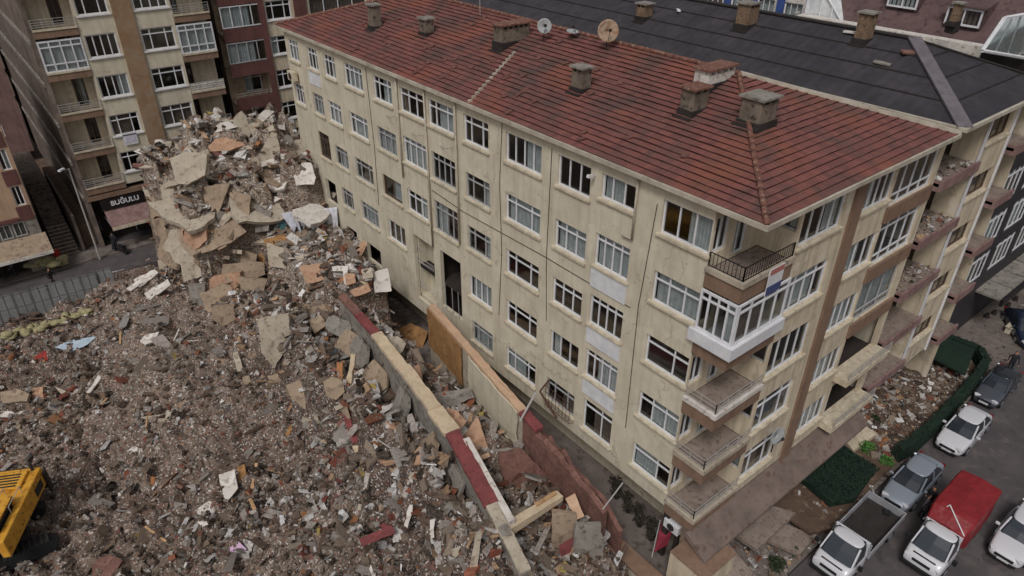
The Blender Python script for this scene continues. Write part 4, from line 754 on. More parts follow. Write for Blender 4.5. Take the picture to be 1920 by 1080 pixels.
# white sheets hanging from the heap
def drape(px, at_lift, mat, name, label):
    c = hit(sum(p[0] for p in px)/len(px), sum(p[1] for p in px)/len(px))+np.array([-.5, -.5, at_lift]); n = (-.5, -.8, .25)
    tl, tr, br, bl = [Vector(AP(*p, c, n)) for p in px]; U, Vn = 26, 12; vs_ = []; fs = []
    for j in range(Vn+1):
        for i in range(U+1):
            s, t = i/U, j/Vn; p = tl.lerp(tr, s).lerp(bl.lerp(br, s), t); k = math.sin(i*1.7+.6*math.sin(j*.8))*.1*(.4+t)+random.uniform(-.03, .03)
            p = p+Vector(n)*k+Vector((0, 0, -.25*math.sin(s*9)*t)); vs_.append(p-tl)
    for j in range(Vn):
        for i in range(U): a = j*(U+1)+i; fs.append((a, a+1, a+U+2, a+U+1))
    me = bpy.data.meshes.new(name); me.from_pydata([tuple(v) for v in vs_], [], fs); me.materials.append(mat); me.polygons.foreach_set('use_smooth', [True]*len(fs))
    o = bpy.data.objects.new(name, me); o.location = tl; COL.objects.link(o); sm = o.modifiers.new('s', 'SOLIDIFY'); sm.thickness = .02; tag(o, label, name.replace('_', ' ')); return o
CLOTH = weathered('white_cloth', (216, 216, 222), (186, 188, 196), 3, bump=.1)
drape([(555, 397), (632, 388), (634, 432), (572, 452)], .5, CLOTH, 'cloth_sheet', 'large folded white cloth sheet hanging down the right side of the heap')
drape([(526, 400), (552, 396), (566, 432), (548, 430)], .5, CLOTH, 'cloth_sheet', 'narrow white cloth left of the large hanging sheet')
TEAL = weathered('teal_cloth', (96, 140, 142), (70, 110, 114), 3, bump=.2)
drape([(516, 412), (534, 408), (540, 432), (524, 436)], .45, TEAL, 'blanket', 'teal blanket showing out of the heap beside the white cloth')
# repeats nothing tells apart
def scatter(name, n, region, mat, size, label, group, cond, seed):
    rng = random.Random(seed); k = 0; tries = 0; protos = []
    for q in range(5):
        L, Wd, T = [rng.uniform(*r) for r in size]; poly = [Vector((L*.5*math.cos(a)*rng.uniform(.75, 1.1), Wd*.5*math.sin(a)*rng.uniform(.75, 1.1), 0)) for a in sorted(rng.uniform(0, 6.28) for _ in range(rng.randint(4, 7)))] if name != 'plank' and name != 'beam' else [Vector(p) for p in ((-L/2, -Wd/2, 0), (L/2, -Wd/2, 0), (L/2, Wd/2, 0), (-L/2, Wd/2, 0))]
        mb = MB(); mb.prism(poly, (0, 0, -T)); o = mb.build(name, M[mat[q % len(mat)]]); protos.append(o)
    while k < n and tries < n*40:
        tries += 1; x = rng.uniform(region[0], region[1]); y = rng.uniform(region[2], region[3]); z = float(Hs(x, y))
        if not cond(x, y, z): continue
        P = np.array([x, y, z])-CAM; d = P@CF; u = 960+FPX*(P@CR)/d; v = 540-FPX*(P@CU)/d
        if not (0 < u < 1300 and 200 < v < 1080): continue
        if name == 'concrete_piece' and (x > -4 and y < 34): continue
        o = protos[k] if k < 5 else protos[rng.randrange(5)].copy()
        if k >= 5: COL.objects.link(o)
        o.location = (x, y, z+.08); o.rotation_euler = (rng.gauss(0, .4), rng.gauss(0, .4), rng.uniform(0, 6.28)) if name != 'concrete_shard' else (rng.uniform(.8, 1.5), rng.gauss(0, .3), rng.gauss(-.5, .5)); s = rng.uniform(.6, 1.25); o.scale = (s, s, s)
        tag(o, label, name.replace('_', ' '), group); k += 1
notin = lambda x, y: not (-2.2 < x and y < 24)
scatter('concrete_piece', 46, (-10.5, 0, 30, 44), ['paleconc', 'warmconc', 'paleconc', 'whitepl', 'warmconc'], ((1.5, 2.8), (.9, 1.5), (.15, .32)), 'large broken floor slab among the many stacked in the tall heap', 'large floor slabs in the heap', lambda x, y, z: z > 3, 12)
scatter('concrete_shard', 40, (-10.2, 0, 31, 43), ['paleconc', 'whitepl', 'warmconc', 'paleconc', 'concrete'], ((1.0, 2.0), (.9, 1.4), (.12, .24)), 'pale slab poking steeply out of the tall heap among others like it', 'steep slabs poking out of the heap', lambda x, y, z: z > 4, 15)
scatter('concrete_chunk', 150, (-10.5, 0, 28, 44), ['paleconc', 'warmconc', 'concrete', 'whitepl', 'redbrick'], ((.6, 1.5), (.35, .8), (.1, .3)), 'broken concrete chunk among the many on the tall heap', 'broken chunks on the heap', lambda x, y, z: z > 3, 1)
scatter('plaster_piece', 90, (-8, -1, 8, 40), ['whitepl', 'paleconc', 'tan', 'whitepl', 'beige'], ((.5, 1.2), (.25, .6), (.06, .16)), 'broken plaster piece among the many in and behind the ruined walls', 'plaster pieces near the ruined walls', lambda x, y, z: z > 1.6 and notin(x, y), 2)
scatter('stone', 120, (-32, -6, -4, 41), ['warmconc', 'concrete', 'whitepl', 'redbrick', 'concrete'], ((.2, .5), (.18, .36), (.12, .26)), 'loose masonry stone among the many on the brown demolition ground', 'stones on the demolition ground', lambda x, y, z: z < 1.8 and notin(x, y), 3)
scatter('concrete_block', 90, (-10.5, -6.8, -1, 26), ['concrete', 'warmconc', 'concrete', 'redbrick', 'paleconc'], ((.4, 1.1), (.35, .7), (.2, .45)), 'dusty concrete block among the many fallen along the left ruined wall', 'blocks along the left ruined wall', lambda x, y, z: z > .9, 21)
scatter('plank', 55, (-30, -2, -2, 42), ['wood', 'whitepl', 'brownframe', 'wood', 'darksteel'], ((.9, 2.2), (.07, .16), (.04, .08)), 'loose narrow plank among the many strewn over the rubble', 'planks strewn over the rubble', lambda x, y, z: notin(x, y), 4)

for i in range(60):
    for _ in range(30):
        x, y = random.uniform(-26, -1.5), random.uniform(-2, 43); z = float(Hs(x, y))
        P = np.array([x, y, z])-CAM; d = P@CF; u = 960+FPX*(P@CR)/d; v = 540-FPX*(P@CU)/d
        if 0 < u < 1200 and 230 < v < 1080 and notin(x, y) and (z > 1.5 or random.random() < .4): break
    b = MB(); p = Vector((0, 0, -.1)); dr = Vector((random.gauss(0, .6), random.gauss(0, .6), 1)).normalized()
    for k in range(5): q = p+dr*random.uniform(.15, .35); b.tube(p, q, .016, 4); p = q; dr = (dr+Vector((random.gauss(0, .35), random.gauss(0, .35), -.35))).normalized()
    o = b.build('reinforcing_bar', plain('rust', (86, 56, 44), .9), None); o.location = (x, y, z); tag(o, 'rusty bent reinforcing bar sticking out of the rubble among others', 'reinforcing bar', 'bent bars sticking out of the rubble')
# ------------------------------------------------------------------ standing remains of the wrecked building
def poly_wall(mb, pts, w, zb, mi=0):   # wall following a 3d top line, thickness w, down to zb
    pts = [Vector(p) for p in pts]
    for a, c in zip(pts, pts[1:]):
        d = (c-a); d.z = 0; s = d.cross(Vector((0, 0, 1))).normalized()*w/2
        mb.box8([Vector((q.x, q.y, zb)) for q in (a-s, c-s, c+s, a+s)]+[a-s, c-s, c+s, a+s], mi)
def refine(pts, amp, step=.5):
    out = []
    for a, c in zip(pts, pts[1:]):
        a, c = Vector(a), Vector(c); n = max(1, int((c-a).length/step))
        out += [a.lerp(c, i/n)+Vector((random.uniform(-amp, amp)*.12, random.uniform(-amp, amp)*.12, random.uniform(-amp, amp))) for i in range(n)]
    return out+[Vector(pts[-1])]
P0, P1, P2, P3, P4 = AZ(641, 556, 6.0), AZ(706, 628, 5.7), AZ(848, 812, 5.2), AZ(945, 992, 4.6), AZ(985, 1075, 4.0)
Q0, Q1, Q2, Q3 = AZ(806, 572, 5.7), AZ(985, 778, 5.2), AZ(1110, 918, 4.2), AZ(1135, 960, 3.6)
def cap(a, c, w, h, mat, par, name='wall_cap', zo=.004):
    a, c = Vector(a), Vector(c); d = (c-a).normalized(); sv = d.cross(Vector((0, 0, 1))).normalized()*w/2; up = Vector((0, 0, h+zo))
    q = jag([a-sv+up, a+sv+up, c+sv+up, c-sv+up], .022, .3)
    mb = MB(); mb.prism(q, (0, 0, -h-.05)); return mb.build(name, M[mat], par)
wl_ = thing('ruined_wall', 'long standing remnant wall with beige and dark red top running beside the demolition ground', 'ruin', tuple(Vector((P2[0], P2[1], 0))))
mb = MB(); poly_wall(mb, refine([P0, P1, P2, P3, P4], .05, .4), .42, .2); mb.build('wall', M['concrete'], wl_)
L_ = lambda a, b, t: Vector(a).lerp(Vector(b), t)
cap(P0, L_(P0, P1, .5), .46, .12, 'redbrick', wl_); cap(L_(P0, P1, .5), P1, .5, .12, 'redpaint', wl_); cap(P1, L_(P1, P2, .38), .6, .14, 'beige', wl_); cap(L_(P1, P2, .385)+Vector((.04, 0, .03)), L_(P1, P2, .8)+Vector((0, 0, .05)), .66, .16, 'beige', wl_); cap(L_(P1, P2, .8), P2, .78, .14, 'beige', wl_); cap(P2, L_(P2, P3, .78), .66, .12, 'redpaint', wl_); cap(L_(P2, P3, .78), P4, .5, .12, 'paleconc', wl_)
off = Vector((.42, -.05, 0)); mb = MB(); poly_wall(mb, [L_(P2, P3, .12)+off+Vector((0, 0, .12)), L_(P2, P3, .98)+off+Vector((0, 0, .1))], .3, 3.6); mb.build('parapet', M['whitepl'], wl_)
wr_ = thing('ruined_wall', 'standing remnant wall with peach top and ochre inner face beside the alley', 'ruin', tuple(Vector((Q1[0], Q1[1], 0))))
mb = MB(); poly_wall(mb, refine([Q0, Q1], .03), .3, .2); poly_wall(mb, refine([Q1+np.array([0, 0, -.1]), Q2+np.array([0, 0, -.3]), Q3], .15, .35), .28, .2, 1); mb.build('wall', [M['paleconc'], M['redbrick']], wr_)
cap(L_(Q0, Q1, .02), L_(Q0, Q1, .98), .42, .14, 'peach', wr_); cap(L_(Q0, Q1, .98), L_(Q1, Q2, .22), .5, .12, 'redpaint', wr_)
inn = Vector((-.24, .05, 0))
def face_panel(a, c, drop, th, mat, nm, par, offv, bot=None, jg=.04):
    a, c = Vector(a)+offv, Vector(c)+offv; pts = [a, c, c-Vector((0, 0, drop if bot is None else bot)), a-Vector((0, 0, drop))]
    d = (c-a).cross(Vector((0, 0, 1))).normalized(); q = jag(pts, jg, .4); mb = MB(); mb.prism(q, d*th); return mb.build(nm, M[mat], par)
face_panel(L_(Q0, Q1, .02), L_(Q0, Q1, .42), 2.6, .05, 'ochre', 'painted_plaster', wr_, inn); face_panel(L_(Q0, Q1, .5), L_(Q0, Q1, .97), 2.5, .06, 'cream', 'tiled_plaster', wr_, inn, 2.2)
wr2 = thing('ruined_wall', 'jagged red brick wall remnant at the near end of the alley', 'ruin', (float(Q2[0]), float(Q2[1]), 0))
mb = MB(); poly_wall(mb, refine([L_(Q1, Q2, .05)+Vector((.75, -.1, -1.0)), L_(Q1, Q2, 1.0)+Vector((.75, -.1, -1.1)), Q3+np.array([.6, -.5, -1.2])], .2, .3), .22, .1); mb.build('wall', M['redbrick'], wr2)
for i, t_ in enumerate((.06, .16, .27, .38, .5, .62, .74, .88)):
    seg_ = [P0, P1, P2, P3]; tt = t_*3; k_ = min(2, int(tt)); p = L_(seg_[k_], seg_[k_+1], tt-k_)
    storey((p.x-.75, p.y+.1, p.z-1.35-.3*(i % 2)), random.uniform(1.0, 1.7), random.uniform(1.3, 2.2), .16, (random.uniform(-.2, .3), -1.15+random.uniform(-.2, .3), random.uniform(-.3, .3)), ('concrete', 'warmconc')[i % 2], 'jagged panel leaning outside the left ruined wall, %s' % ('just below the first red bit', 'at the start of the beige top', 'under the beige top, third from heap', 'under the middle of the beige top', 'under the beige top before its wide end', 'where the beige top meets the red one', 'under the middle of the red top', 'near the cross beam')[i], 80+i, .1)
for i, (u, v, z, mt, lb) in enumerate(((735, 655, 4.3, 'paleconc', 'pale panel tilted inside the ruin near its far end'), (772, 712, 4.0, 'tan', 'tan panel tilted inside the ruin below the ochre sheets'), (800, 745, 3.8, 'whitepl', 'white panel tilted inside the ruin beside the grey mass'), (905, 905, 3.1, 'warmconc', 'dusty panel tilted inside the ruin near its near end'), (960, 960, 3.0, 'paleconc', 'pale panel just inside the cross beam'), (1000, 890, 3.2, 'concrete', 'grey panel at the foot of the stained cross wall'))):
    storey(tuple(AZ(u, v, z)), 1.7, 1.2, .12, (.5*(-1)**i, -.5, i*.9), mt, lb, 120+i, .08)
# ochre wall sheets fallen between both walls
shard('wall_fragment', [(747,617),(770,605),(802,622),(790,662),(768,655)], (-.3,-.5,.8), .08, 'ochre', 'fallen ochre wall sheet leaning inside the ruin', 'wall fragment', .9)
shard('wall_fragment', [(832,690),(852,640),(866,650),(846,698)], (-.6,-.5,.6), .08, 'ochre', 'narrow ochre strip hanging from the alley wall', 'wall fragment', 1.3)
shard('wall_fragment', [(830,767),(858,770),(875,790),(862,808),(838,800)], (-.3,-.4,.85), .12, 'tan', 'brown slab inside the ruin by the beige wall top', 'wall fragment', .8)
shard('wall_fragment', [(862,825),(895,780),(918,850),(888,860)], (-.5,-.4,.75), .14, 'tan', 'large brown slab leaning inside the ruin', 'wall fragment', .9)
shard('wall_fragment', [(882,862),(916,848),(920,856),(888,872)], (-.4,-.5,.75), .16, 'peach', 'orange edged beam end below the large brown slab', 'beam', .9)
shard('concrete_piece', [(815,738),(880,726),(890,745),(848,762),(822,758)], (-.4,-.6,.7), .3, 'concrete', 'rounded grey concrete mass crossing the ruin', 'concrete piece', .5)
shard('concrete_piece', [(935,848),(975,840),(1045,905),(1010,925),(955,930),(940,880)], (-.2,-.9,.35), .12, 'redbrick', 'brown stained cross wall at the near end of the ruin', 'wall fragment', .8)
shard('concrete_piece', [(920,845),(975,838),(972,848),(925,860)], (-.4,-.5,.8), .15, 'concrete', 'grey stub beam behind the stained cross wall', 'beam', .9)
xb = thing('fallen_beam', 'cream cross beam joining both ruined walls at the near end', 'beam', tuple(AZ(1000, 952, 4.3)))
a_, c_ = Vector(AZ(945, 990, 4.45)), Vector(AZ(1050, 925, 4.3)); mb = MB(); poly_wall(mb, refine([a_, c_], .02, .4), .4, 4.0); mb.build('beam', M['beige'], xb)
mb = MB(); poly_wall(mb, [c_.lerp(a_, .05)+Vector((.02, .12, .06)), c_.lerp(a_, .42)+Vector((.02, .12, .06))], .18, 4.2); mb.build('timber_inlay', M['wood'], xb)
shard('wall_fragment', [(1060,935),(1078,925),(1096,968),(1080,975)], (-.5,-.5,.7), .25, 'peach', 'cream stub of wall top right of the cross beam', 'wall fragment', .3, at=AZ(1078, 950, 3.9))
shard('concrete_piece', [(1080,985),(1128,985),(1132,1020),(1124,1080),(1066,1080)], (-.55,-.8,.2), .25, 'concrete', 'smooth grey slab standing at the bottom near the alley', 'concrete piece', .3, at=AZ(1100, 1030, 2.6))
shard('wall_fragment', [(1035,960),(1080,965),(1086,1010),(1050,1050),(1035,1020)], (-.6,-.75,.25), .2, 'warmconc', 'dusty wall piece with a red stain under the cross beam', 'wall fragment', .3, at=AZ(1060, 1000, 3.0))
shard('wall_fragment', [(1048,1025),(1076,1008),(1070,1035),(1052,1046)], (-.6,-.75,.25), .05, 'redpaint', 'small red painted patch of wall below the cross beam', 'wall fragment', .3, at=AZ(1060, 1025, 3.15))
for i, (a, c, r, lb) in enumerate([((1130, 955, 4), (1168, 905, 5), .03, 'bent reinforcing bar rising from the alley wall'), ((975, 790, 5.3), (1005, 735, 6.0), .05, 'thin white pipe sticking up over the alley by the peach wall top')]):
    mb = MB(); mb.tube(AZ(*a), AZ(*c), r, 5); tag(mb.build('pipe', M['steel'], None, loc=tuple(AZ(*a))), lb, 'pipe')
# alley: low wall, ledge and plant pots
lw = thing('garden_wall', 'low brown topped wall between the alley and the rubble', 'wall', (-1.6, 2, 0)); mb = MB(); mb.box((-1.95, -5, -.8), (-1.6, 9, .9)); mb.build('wall', M['cream'], lw); mb = MB(); mb.box((-2.05, -5.05, .903), (-1.2, 9, 1.0)); mb.build('coping', M['brown'], lw)
mb = MB(); mb.box((-1.19, -5, -.3), (2, 30, .12)); o = mb.build('alley_floor', M['pave']); o['kind'] = 'structure'
LEAF = weathered('dry_leaf', (58, 56, 44), (44, 40, 36), 6, bump=0)
def plant(x, y, z, r, n, label, group, pot=True, mat=None, tall=1.0):
    t = thing('potted_plant' if pot else 'shrub', label, 'plant', (x, y, z), 0, group)
    if pot: mb = MB(); mb.tube((0, 0, 0), (0, 0, .3), .13, 8, 0, .18); mb.build('pot', M['darksteel'], t, local=True)
    mb = MB(); b0 = .3 if pot else 0
    for _ in range(n):
        a = random.uniform(0, 6.28); e = random.uniform(.1, 1.5); q = Vector((math.cos(a)*math.cos(e), math.sin(a)*math.cos(e), math.sin(e)*tall))*r*random.uniform(.3, 1); q.z += b0; d = Vector((random.gauss(0, 1), random.gauss(0, 1), random.gauss(0, 1))).normalized(); w = d.orthogonal().normalized(); s = random.uniform(.05, .11)
        mb.face([q-d*s, q-w*s*.5, q+d*s, q+w*s*.5])
    mb.build('foliage', mat or LEAF, t, local=True, fix=False)
    mb = MB()
    for _ in range(4): a = random.uniform(0, 6.28); mb.tube((0, 0, b0), (math.cos(a)*r*.5, math.sin(a)*r*.5, b0+r*.7*tall), .012, 4)
    mb.build('stem', M['brown'], t, local=True)
for i in range(9): p = AZ(1150+i*11, 905+i*13, .6); plant(p[0]+.15*(-1)**i, p[1], .12, random.uniform(.3, .45), 110, 'dark dry potted plant in the row along the alley facade', 'potted plants along the alley')

# ------------------------------------------------------------------ tall cream building across the far street
YF = 49.0; PF = PL((0, YF, 0), (1, 0, 0), (0, -1, 0))
tb = thing('apartment_building', 'tall cream apartment building with a brown centre strip standing across the far street', 'building', (-6.5, YF+6, 0))
def fx(px, py): return float(AY(px, py, YF)[0])
sills = [5.95+2.93*k for k in range(7)]   # window sills, from the lowest storey up
b = MB(); hl = []; wins = []
for k, z in enumerate(sills):
    wins += [(-9.7, -7.65, z, z+1.6, ['w', 'w', 'e4', 'e4', 'w', 'w', 'w'][k], None if k < 5 else .4), (-5.95, -3.6, z, z+1.6, ['w', 't3', 'w', 'w', 'e4', 'e4', 'w'][k], 1 if k == 1 else None)]
hl = [(w[0], w[1], w[2], w[3]) for w in wins]
wall(PF, b, -9.9, -3.4, 5.0, 27.4, hl, .2)
b.face([(-9.9, YF, 5.0), (-9.9, YF, 27.4), (-9.9, YF+1.3, 27.4), (-9.9, YF+1.3, 5.0)]); b.face([(-3.4, YF, 5.0), (-3.4, YF, 27.4), (-3.4, YF+1.3, 27.4), (-3.4, YF+1.3, 5.0)])
PG = PL((0, YF+1.3, 0), (1, 0, 0), (0, -1, 0)); hl2 = [(-11.2, -10.4, z-.6, z+1.5) for z in sills]+[(-3.3, -2.6, z-.6, z+1.5) for z in sills]
wall(PG, b, -12.7, -9.9, 5.0, 27.4, hl2[:7], .15, 1); wall(PG, b, -3.4, -.7, 5.0, 27.4, hl2[7:], .15, 1)
b.face([(-12.7, YF+1.3, 27.4), (-12.7, YF+16, 27.4), (-.7, YF+16, 27.4), (-.7, YF+1.3, 27.4)])
b.face([(-.7, YF+1.3, 0), (-.7, YF+16, 0), (-.7, YF+16, 27.4), (-.7, YF+1.3, 27.4)], 2)
b.build('wall', [M['cream'], M['creamB'], M['warmconc']], tb, fix=False)
SIDE = weathered('raw_side_wall', (134, 120, 110), (100, 88, 82), 1.2, streak=.8, c3=(52, 44, 42), bump=.5)
b = MB(); b.box((-13.0, YF-.0, 0), (-12.7, YF+34, 27.4)); b.build('side_wall', SIDE, tb); b = MB(); [b.box((-13.12, YF, z), (-13.003, YF+34, z+.3)) for z in np.arange(4.4, 27, 2.93)]; b.build('floor_band', M['concrete'], tb)
b = MB(); b.box((-12.5, YF+1.9, 4.9), (-.9, YF+15.8, 27.2)); b.box((-9.8, YF+.5, 5.0), (-3.5, YF+1.8, 5.4)); b.build('rooms', M['dark'], tb)
for i, w in enumerate(wins): window(tb, PF, *w[:4], w[4], 'white', w[5], 'white', bar=.09)
b = MB(); PF.box(b, -7.45, -6.15, 4.6, 27.4, .003, .18); b.build('pilaster', weathered('brown_strip_paint', (142, 112, 84), (160, 136, 112), .8, bump=.1, c3=(150, 134, 116)), tb)
for k, z in enumerate(sills):
    for (x0, x1, glz) in ((-12.7, -9.92, k == 3), (-3.38, -.7, k == 3)):
        b = MB(); b.box((x0, YF, z-.95), (x1, YF+1.29, z-.8)); s_ = b.build('balcony', M['floor'], tb)
        b = MB(); b.box((x0, YF-.08, z-1.2), (x1, YF+.0-.003, z-.62)); b.build('fascia', M['brown'], s_); b = MB(); b.box((x0, YF-.14, z-.72), (x1, YF-.083, z-.58)); b.build('coping', M['sill'], s_)
        if glz: window(tb, PL((0, YF-.02, 0), (1, 0, 0), (0, -1, 0)), x0, x1, z-.6, z+1.55, 'tt', 'white', 1, False, d=0, bar=.11, low=.55)
        else:
            b = MB()
            for zz_ in (-.45, -.3, -.15, .05): b.tube((x0, YF-.04, z+zz_), (x1, YF-.04, z+zz_), .02, 4)
            for j in range(5): b.tube((x0+(x1-x0)*j/4, YF-.04, z-.62), (x0+(x1-x0)*j/4, YF-.04, z+.05), .025, 4)
            b.build('railing', M['steel'], s_)
            if k in (2,) and x0 > -5: b = MB(); b.box((x0, YF-.02, z-.6), (x1, YF+.03, z+0)); b.build('screen', M['whitepl'], s_)
        window(tb, PG, (x0+1.5) if x0 < -8 else x0+.1, (x0+2.3) if x0 < -8 else x0+.8, z-.6, z+1.5, 's2', 'brownframe', None, False)
b = MB(); b.box((-12.9, YF-.1, 4.25), (-.7, YF+.5, 4.62)); b.build('floor_slab', M['brown'], tb)
b = MB(); b.box((-12.6, YF+1.6, 0), (-.9, YF+1.8, 4.25)); b.build('shop_front', M['dark'], tb)
b = MB()
for i in range(6): b.box((-9.9+i*1.05, YF+1.5, .3), (-9.82+i*1.05, YF+1.58, 2.9))
b.box((-9.9, YF+1.5, 1.4), (-4.6, YF+1.57, 1.5)); b.build('shop_frame', M['greyframe'], tb)
aw = thing('awning', 'brown fabric awning over the dark shop below the lettered sign', 'awning', (-8.3, YF-.6, 3)); b = MB(); b.box8([(-12.0, YF-1.7, 2.35), (-5.6, YF-1.7, 2.35), (-5.6, YF+.3, 3.3), (-12.0, YF+.3, 3.3), (-12.0, YF-1.7, 2.42), (-5.6, YF-1.7, 2.42), (-5.6, YF+.3, 3.38), (-12.0, YF+.3, 3.38)]); b.build('canvas', M['mauve'], aw)
b = MB(); b.box((-12.0, YF-1.74, 2.15), (-5.6, YF-1.7, 2.41)); b.build('valance', M['creamB'], aw)
for x in (-11.95, -5.65): b = MB(); b.tube((x, YF-1.65, 2.35), (x, YF+1, 2.35), .03, 5); b.build('arm', M['steel'], aw)
sg = thing('shop_sign', 'black sign board with white capital letters above the brown awning', 'sign', (-8.2, YF-.15, 3.7)); b = MB(); b.box((-12.1, YF-.2, 3.35), (-7.4, YF-.08, 4.15)); b.build('board', M['iron'], sg)
def text(body, loc, rot, size, mat, parent, name='lettering', ext=.02):
    c = bpy.data.curves.new(name, 'FONT'); c.body = body; c.size = size; c.extrude = ext; c.align_x = 'CENTER'; c.align_y = 'CENTER'; c.offset = .012
    o = bpy.data.objects.new(name, c); COL.objects.link(o); dg = bpy.context.evaluated_depsgraph_get(); me = bpy.data.meshes.new_from_object(o.evaluated_get(dg)); bpy.data.objects.remove(o)
    me.materials.clear(); me.materials.append(mat); o = bpy.data.objects.new(name, me); COL.objects.link(o); o.parent = parent; o.location = Vector(loc)-world_loc(parent); o.rotation_euler = rot; return o
text('BUĞULU', (-10.35, YF-.23, 3.76), (R_(90), 0, 0), .54, M['white'], sg)
for (u, v, y, w, h, lb) in ((244, 259, YF, 1.0, .95, 'white notice banner hung under a window of the tall cream building'), (540, 236, 50.0, 1.15, 1.05, 'white notice banner on the pale wall right of the maroon balconies')):
    c = AY(u, v, y); t = thing('notice_banner', lb, 'banner', (c[0], y-.12, c[2])); b = MB(); b.box((-w/2, 0, -h/2), (w/2, .03, h/2)); b.build('sheet', M['white'], t, local=True)
    b = MB(); b.box((-w*.36, -.012, -h*.3), (w*.36, -.003, h*.28)); b.build('print', weathered('lilac_print', (190, 186, 206), (224, 214, 222), 8), t, local=True)
# ------------------------------------------------------------------ maroon balcony building
PM = PL((0, 50.0, 0), (1, 0, 0), (0, -1, 0)); mbld = thing('apartment_building', 'apartment building with maroon balconies and pale panels right of the tall cream one', 'building', (8, 56, 0))
ms = [float(AY(507, y, 50)[2]) for y in (229, 168, 104, 38)]; dz = (ms[3]-ms[0])/3; ms = [ms[0]-dz]+[ms[0]+dz*i for i in range(6)]
b = MB(); hl = []
for z in ms: hl += [(4.15, 6.35, z, z+1.5), (8.0, 13.5, z, z+1.5), (14.2, 17, z, z+1.5)]
wall(PM, b, 3.75, 18, 0, 27, hl, .2); b.face([(3.75, 50, 0), (3.75, 51.2, 0), (3.75, 51.2, 27), (3.75, 50, 27)])
PM2 = PL((0, 51.2, 0), (1, 0, 0), (0, -1, 0)); wall(PM2, b, .3, 3.75, 0, 27, [(1.7, 3.2, z-.2, z+1.4) for z in ms], .2, 1)
b.face([(.3, 51.2, 0), (.3, 64, 0), (.3, 64, 27), (.3, 51.2, 27)], 2); b.build('wall', [M['creamB'], M['warmconc'], SIDE], mbld, fix=False)
b = MB(); b.box((.5, 52, 0), (17.8, 63.8, 26.9)); b.build('rooms', M['dark'], mbld)
for i, z in enumerate(ms):
    window(mbld, PM, 4.15, 6.35, z, z+1.5, 'w', 'white', None, 'white', bar=.09); window(mbld, PM, 8.0, 13.5, z, z+1.5, 'e4', 'white', 1, 'white', bar=.09); window(mbld, PM, 14.2, 17, z, z+1.5, 'w', 'white', None, 'white', bar=.09)
    window(mbld, PM2, 1.7, 3.2, z-.2, z+1.4, 't2', 'white', .5, False)
    b = MB(); b.box((.3, 49.9, z-.85), (3.74, 51.19, z-.7)); s_ = b.build('balcony', M['floor'], mbld); b = MB(); b.box((.3, 49.82, z-1.3), (3.74, 49.897, z-.25)); b.build('fascia', M['maroon'], s_)
    if i in (3, 4, 5): window(mbld, PL((0, 49.86, 0), (1, 0, 0), (0, -1, 0)), .35, 3.7, z-.2, z+1.45, 'e4', 'greyframe' if i == 3 else 'white', .7, False, d=0, bar=.08)
    elif i: 
        b = MB()
        for q in (-.1, .1): b.tube((.3, 49.86, z+q), (3.74, 49.86, z+q), .02, 4)
        for j in range(6): b.tube((.35+j*.66, 49.86, z-.25), (.35+j*.66, 49.86, z+.1), .02, 4)
        b.build('railing', M['steel'], s_)
b = MB(); PM.box(b, 3.5, 4.0, 0, 27, .003, .2); b.build('pilaster', M['maroon'], mbld); b = MB(); PM.box(b, 6.6, 7.7, 0, 27, .003, .15); b.build('pilaster', M['maroon'], mbld)
# ------------------------------------------------------------------ beige building on the left edge
PE = PL((0, 48.0, 0), (1, 0, 0), (0, -1, 0)); eb = thing('apartment_building', 'beige and maroon building at the left edge above the grey shop awning', 'building', (-22, 54, 0))
b = MB(); hl = []; ez = [5.55, 8.3, 11.1, 13.9]
for z in ez: hl += [(-17.35, -16.75, z, z+1.5), (-20.6, -18.9, z-.1, z+1.4)]
wall(PE, b, -26, -16.5, 4.6, 16, hl, .2); b.face([(-16.5, 48, 0), (-16.5, 60, 0), (-16.5, 60, 16), (-16.5, 48, 16)]); b.face([(-26, 48, 16), (-16.5, 48, 16), (-16.5, 60, 16), (-26, 60, 16)]); wall(PE, b, -26, -16.5, 0, 4.6, [(-25.5, -18.0, .2, 2.6)], .3, 1)
b.build('wall', [weathered('dull_peach_render', (188, 158, 132), (172, 144, 120), .9, streak=.4, c3=(140, 116, 98)), M['concrete']], eb, fix=False); b = MB(); b.box((-25.8, 48.6, 0), (-16.7, 59.8, 15.8)); b.build('rooms', M['dark'], eb)
for z in ez:
    window(eb, PE, -17.35, -16.75, z, z+1.5, 's2', 'white', None, False); window(eb, PE, -20.6, -18.9, z-.1, z+1.4, 's2', 'white', None, 'white')
    b = MB(); PE.box(b, -17.5, -16.6, z-1.15, z-.05, .003, .05); b.build('spandrel_panel', M['maroon'], eb); b = MB(); PE.box(b, -22, -18.75, z-1.2, z-.22, .003, .05); b.build('spandrel_panel', M['maroon'], eb)
for x in (-19.9, -19.0, -18.1): window(eb, PE, x, x+.75, 3.3, 4.4, 's2', 'greyframe', 1, False, d=.03)
b = MB(); PE.box(b, -24, -17.6, 4.5, 4.75, .003, .25); b.build('string_course', M['maroon'], eb)
aw = thing('awning', 'wide grey awning over the shop of the beige building at the left edge', 'awning', (-20, 47, 3)); b = MB(); b.box8([(-25, 46.1, 2.4), (-16.3, 46.1, 2.4), (-16.3, 48, 3.1), (-25, 48, 3.1), (-25, 46.1, 2.46), (-16.3, 46.1, 2.46), (-16.3, 48, 3.16), (-25, 48, 3.16)]); b.build('canvas', M['warmconc'], aw)
b = MB(); b.box((-25, 46.05, 2.2), (-16.3, 46.097, 2.45)); b.build('valance', M['whitepl'], aw)
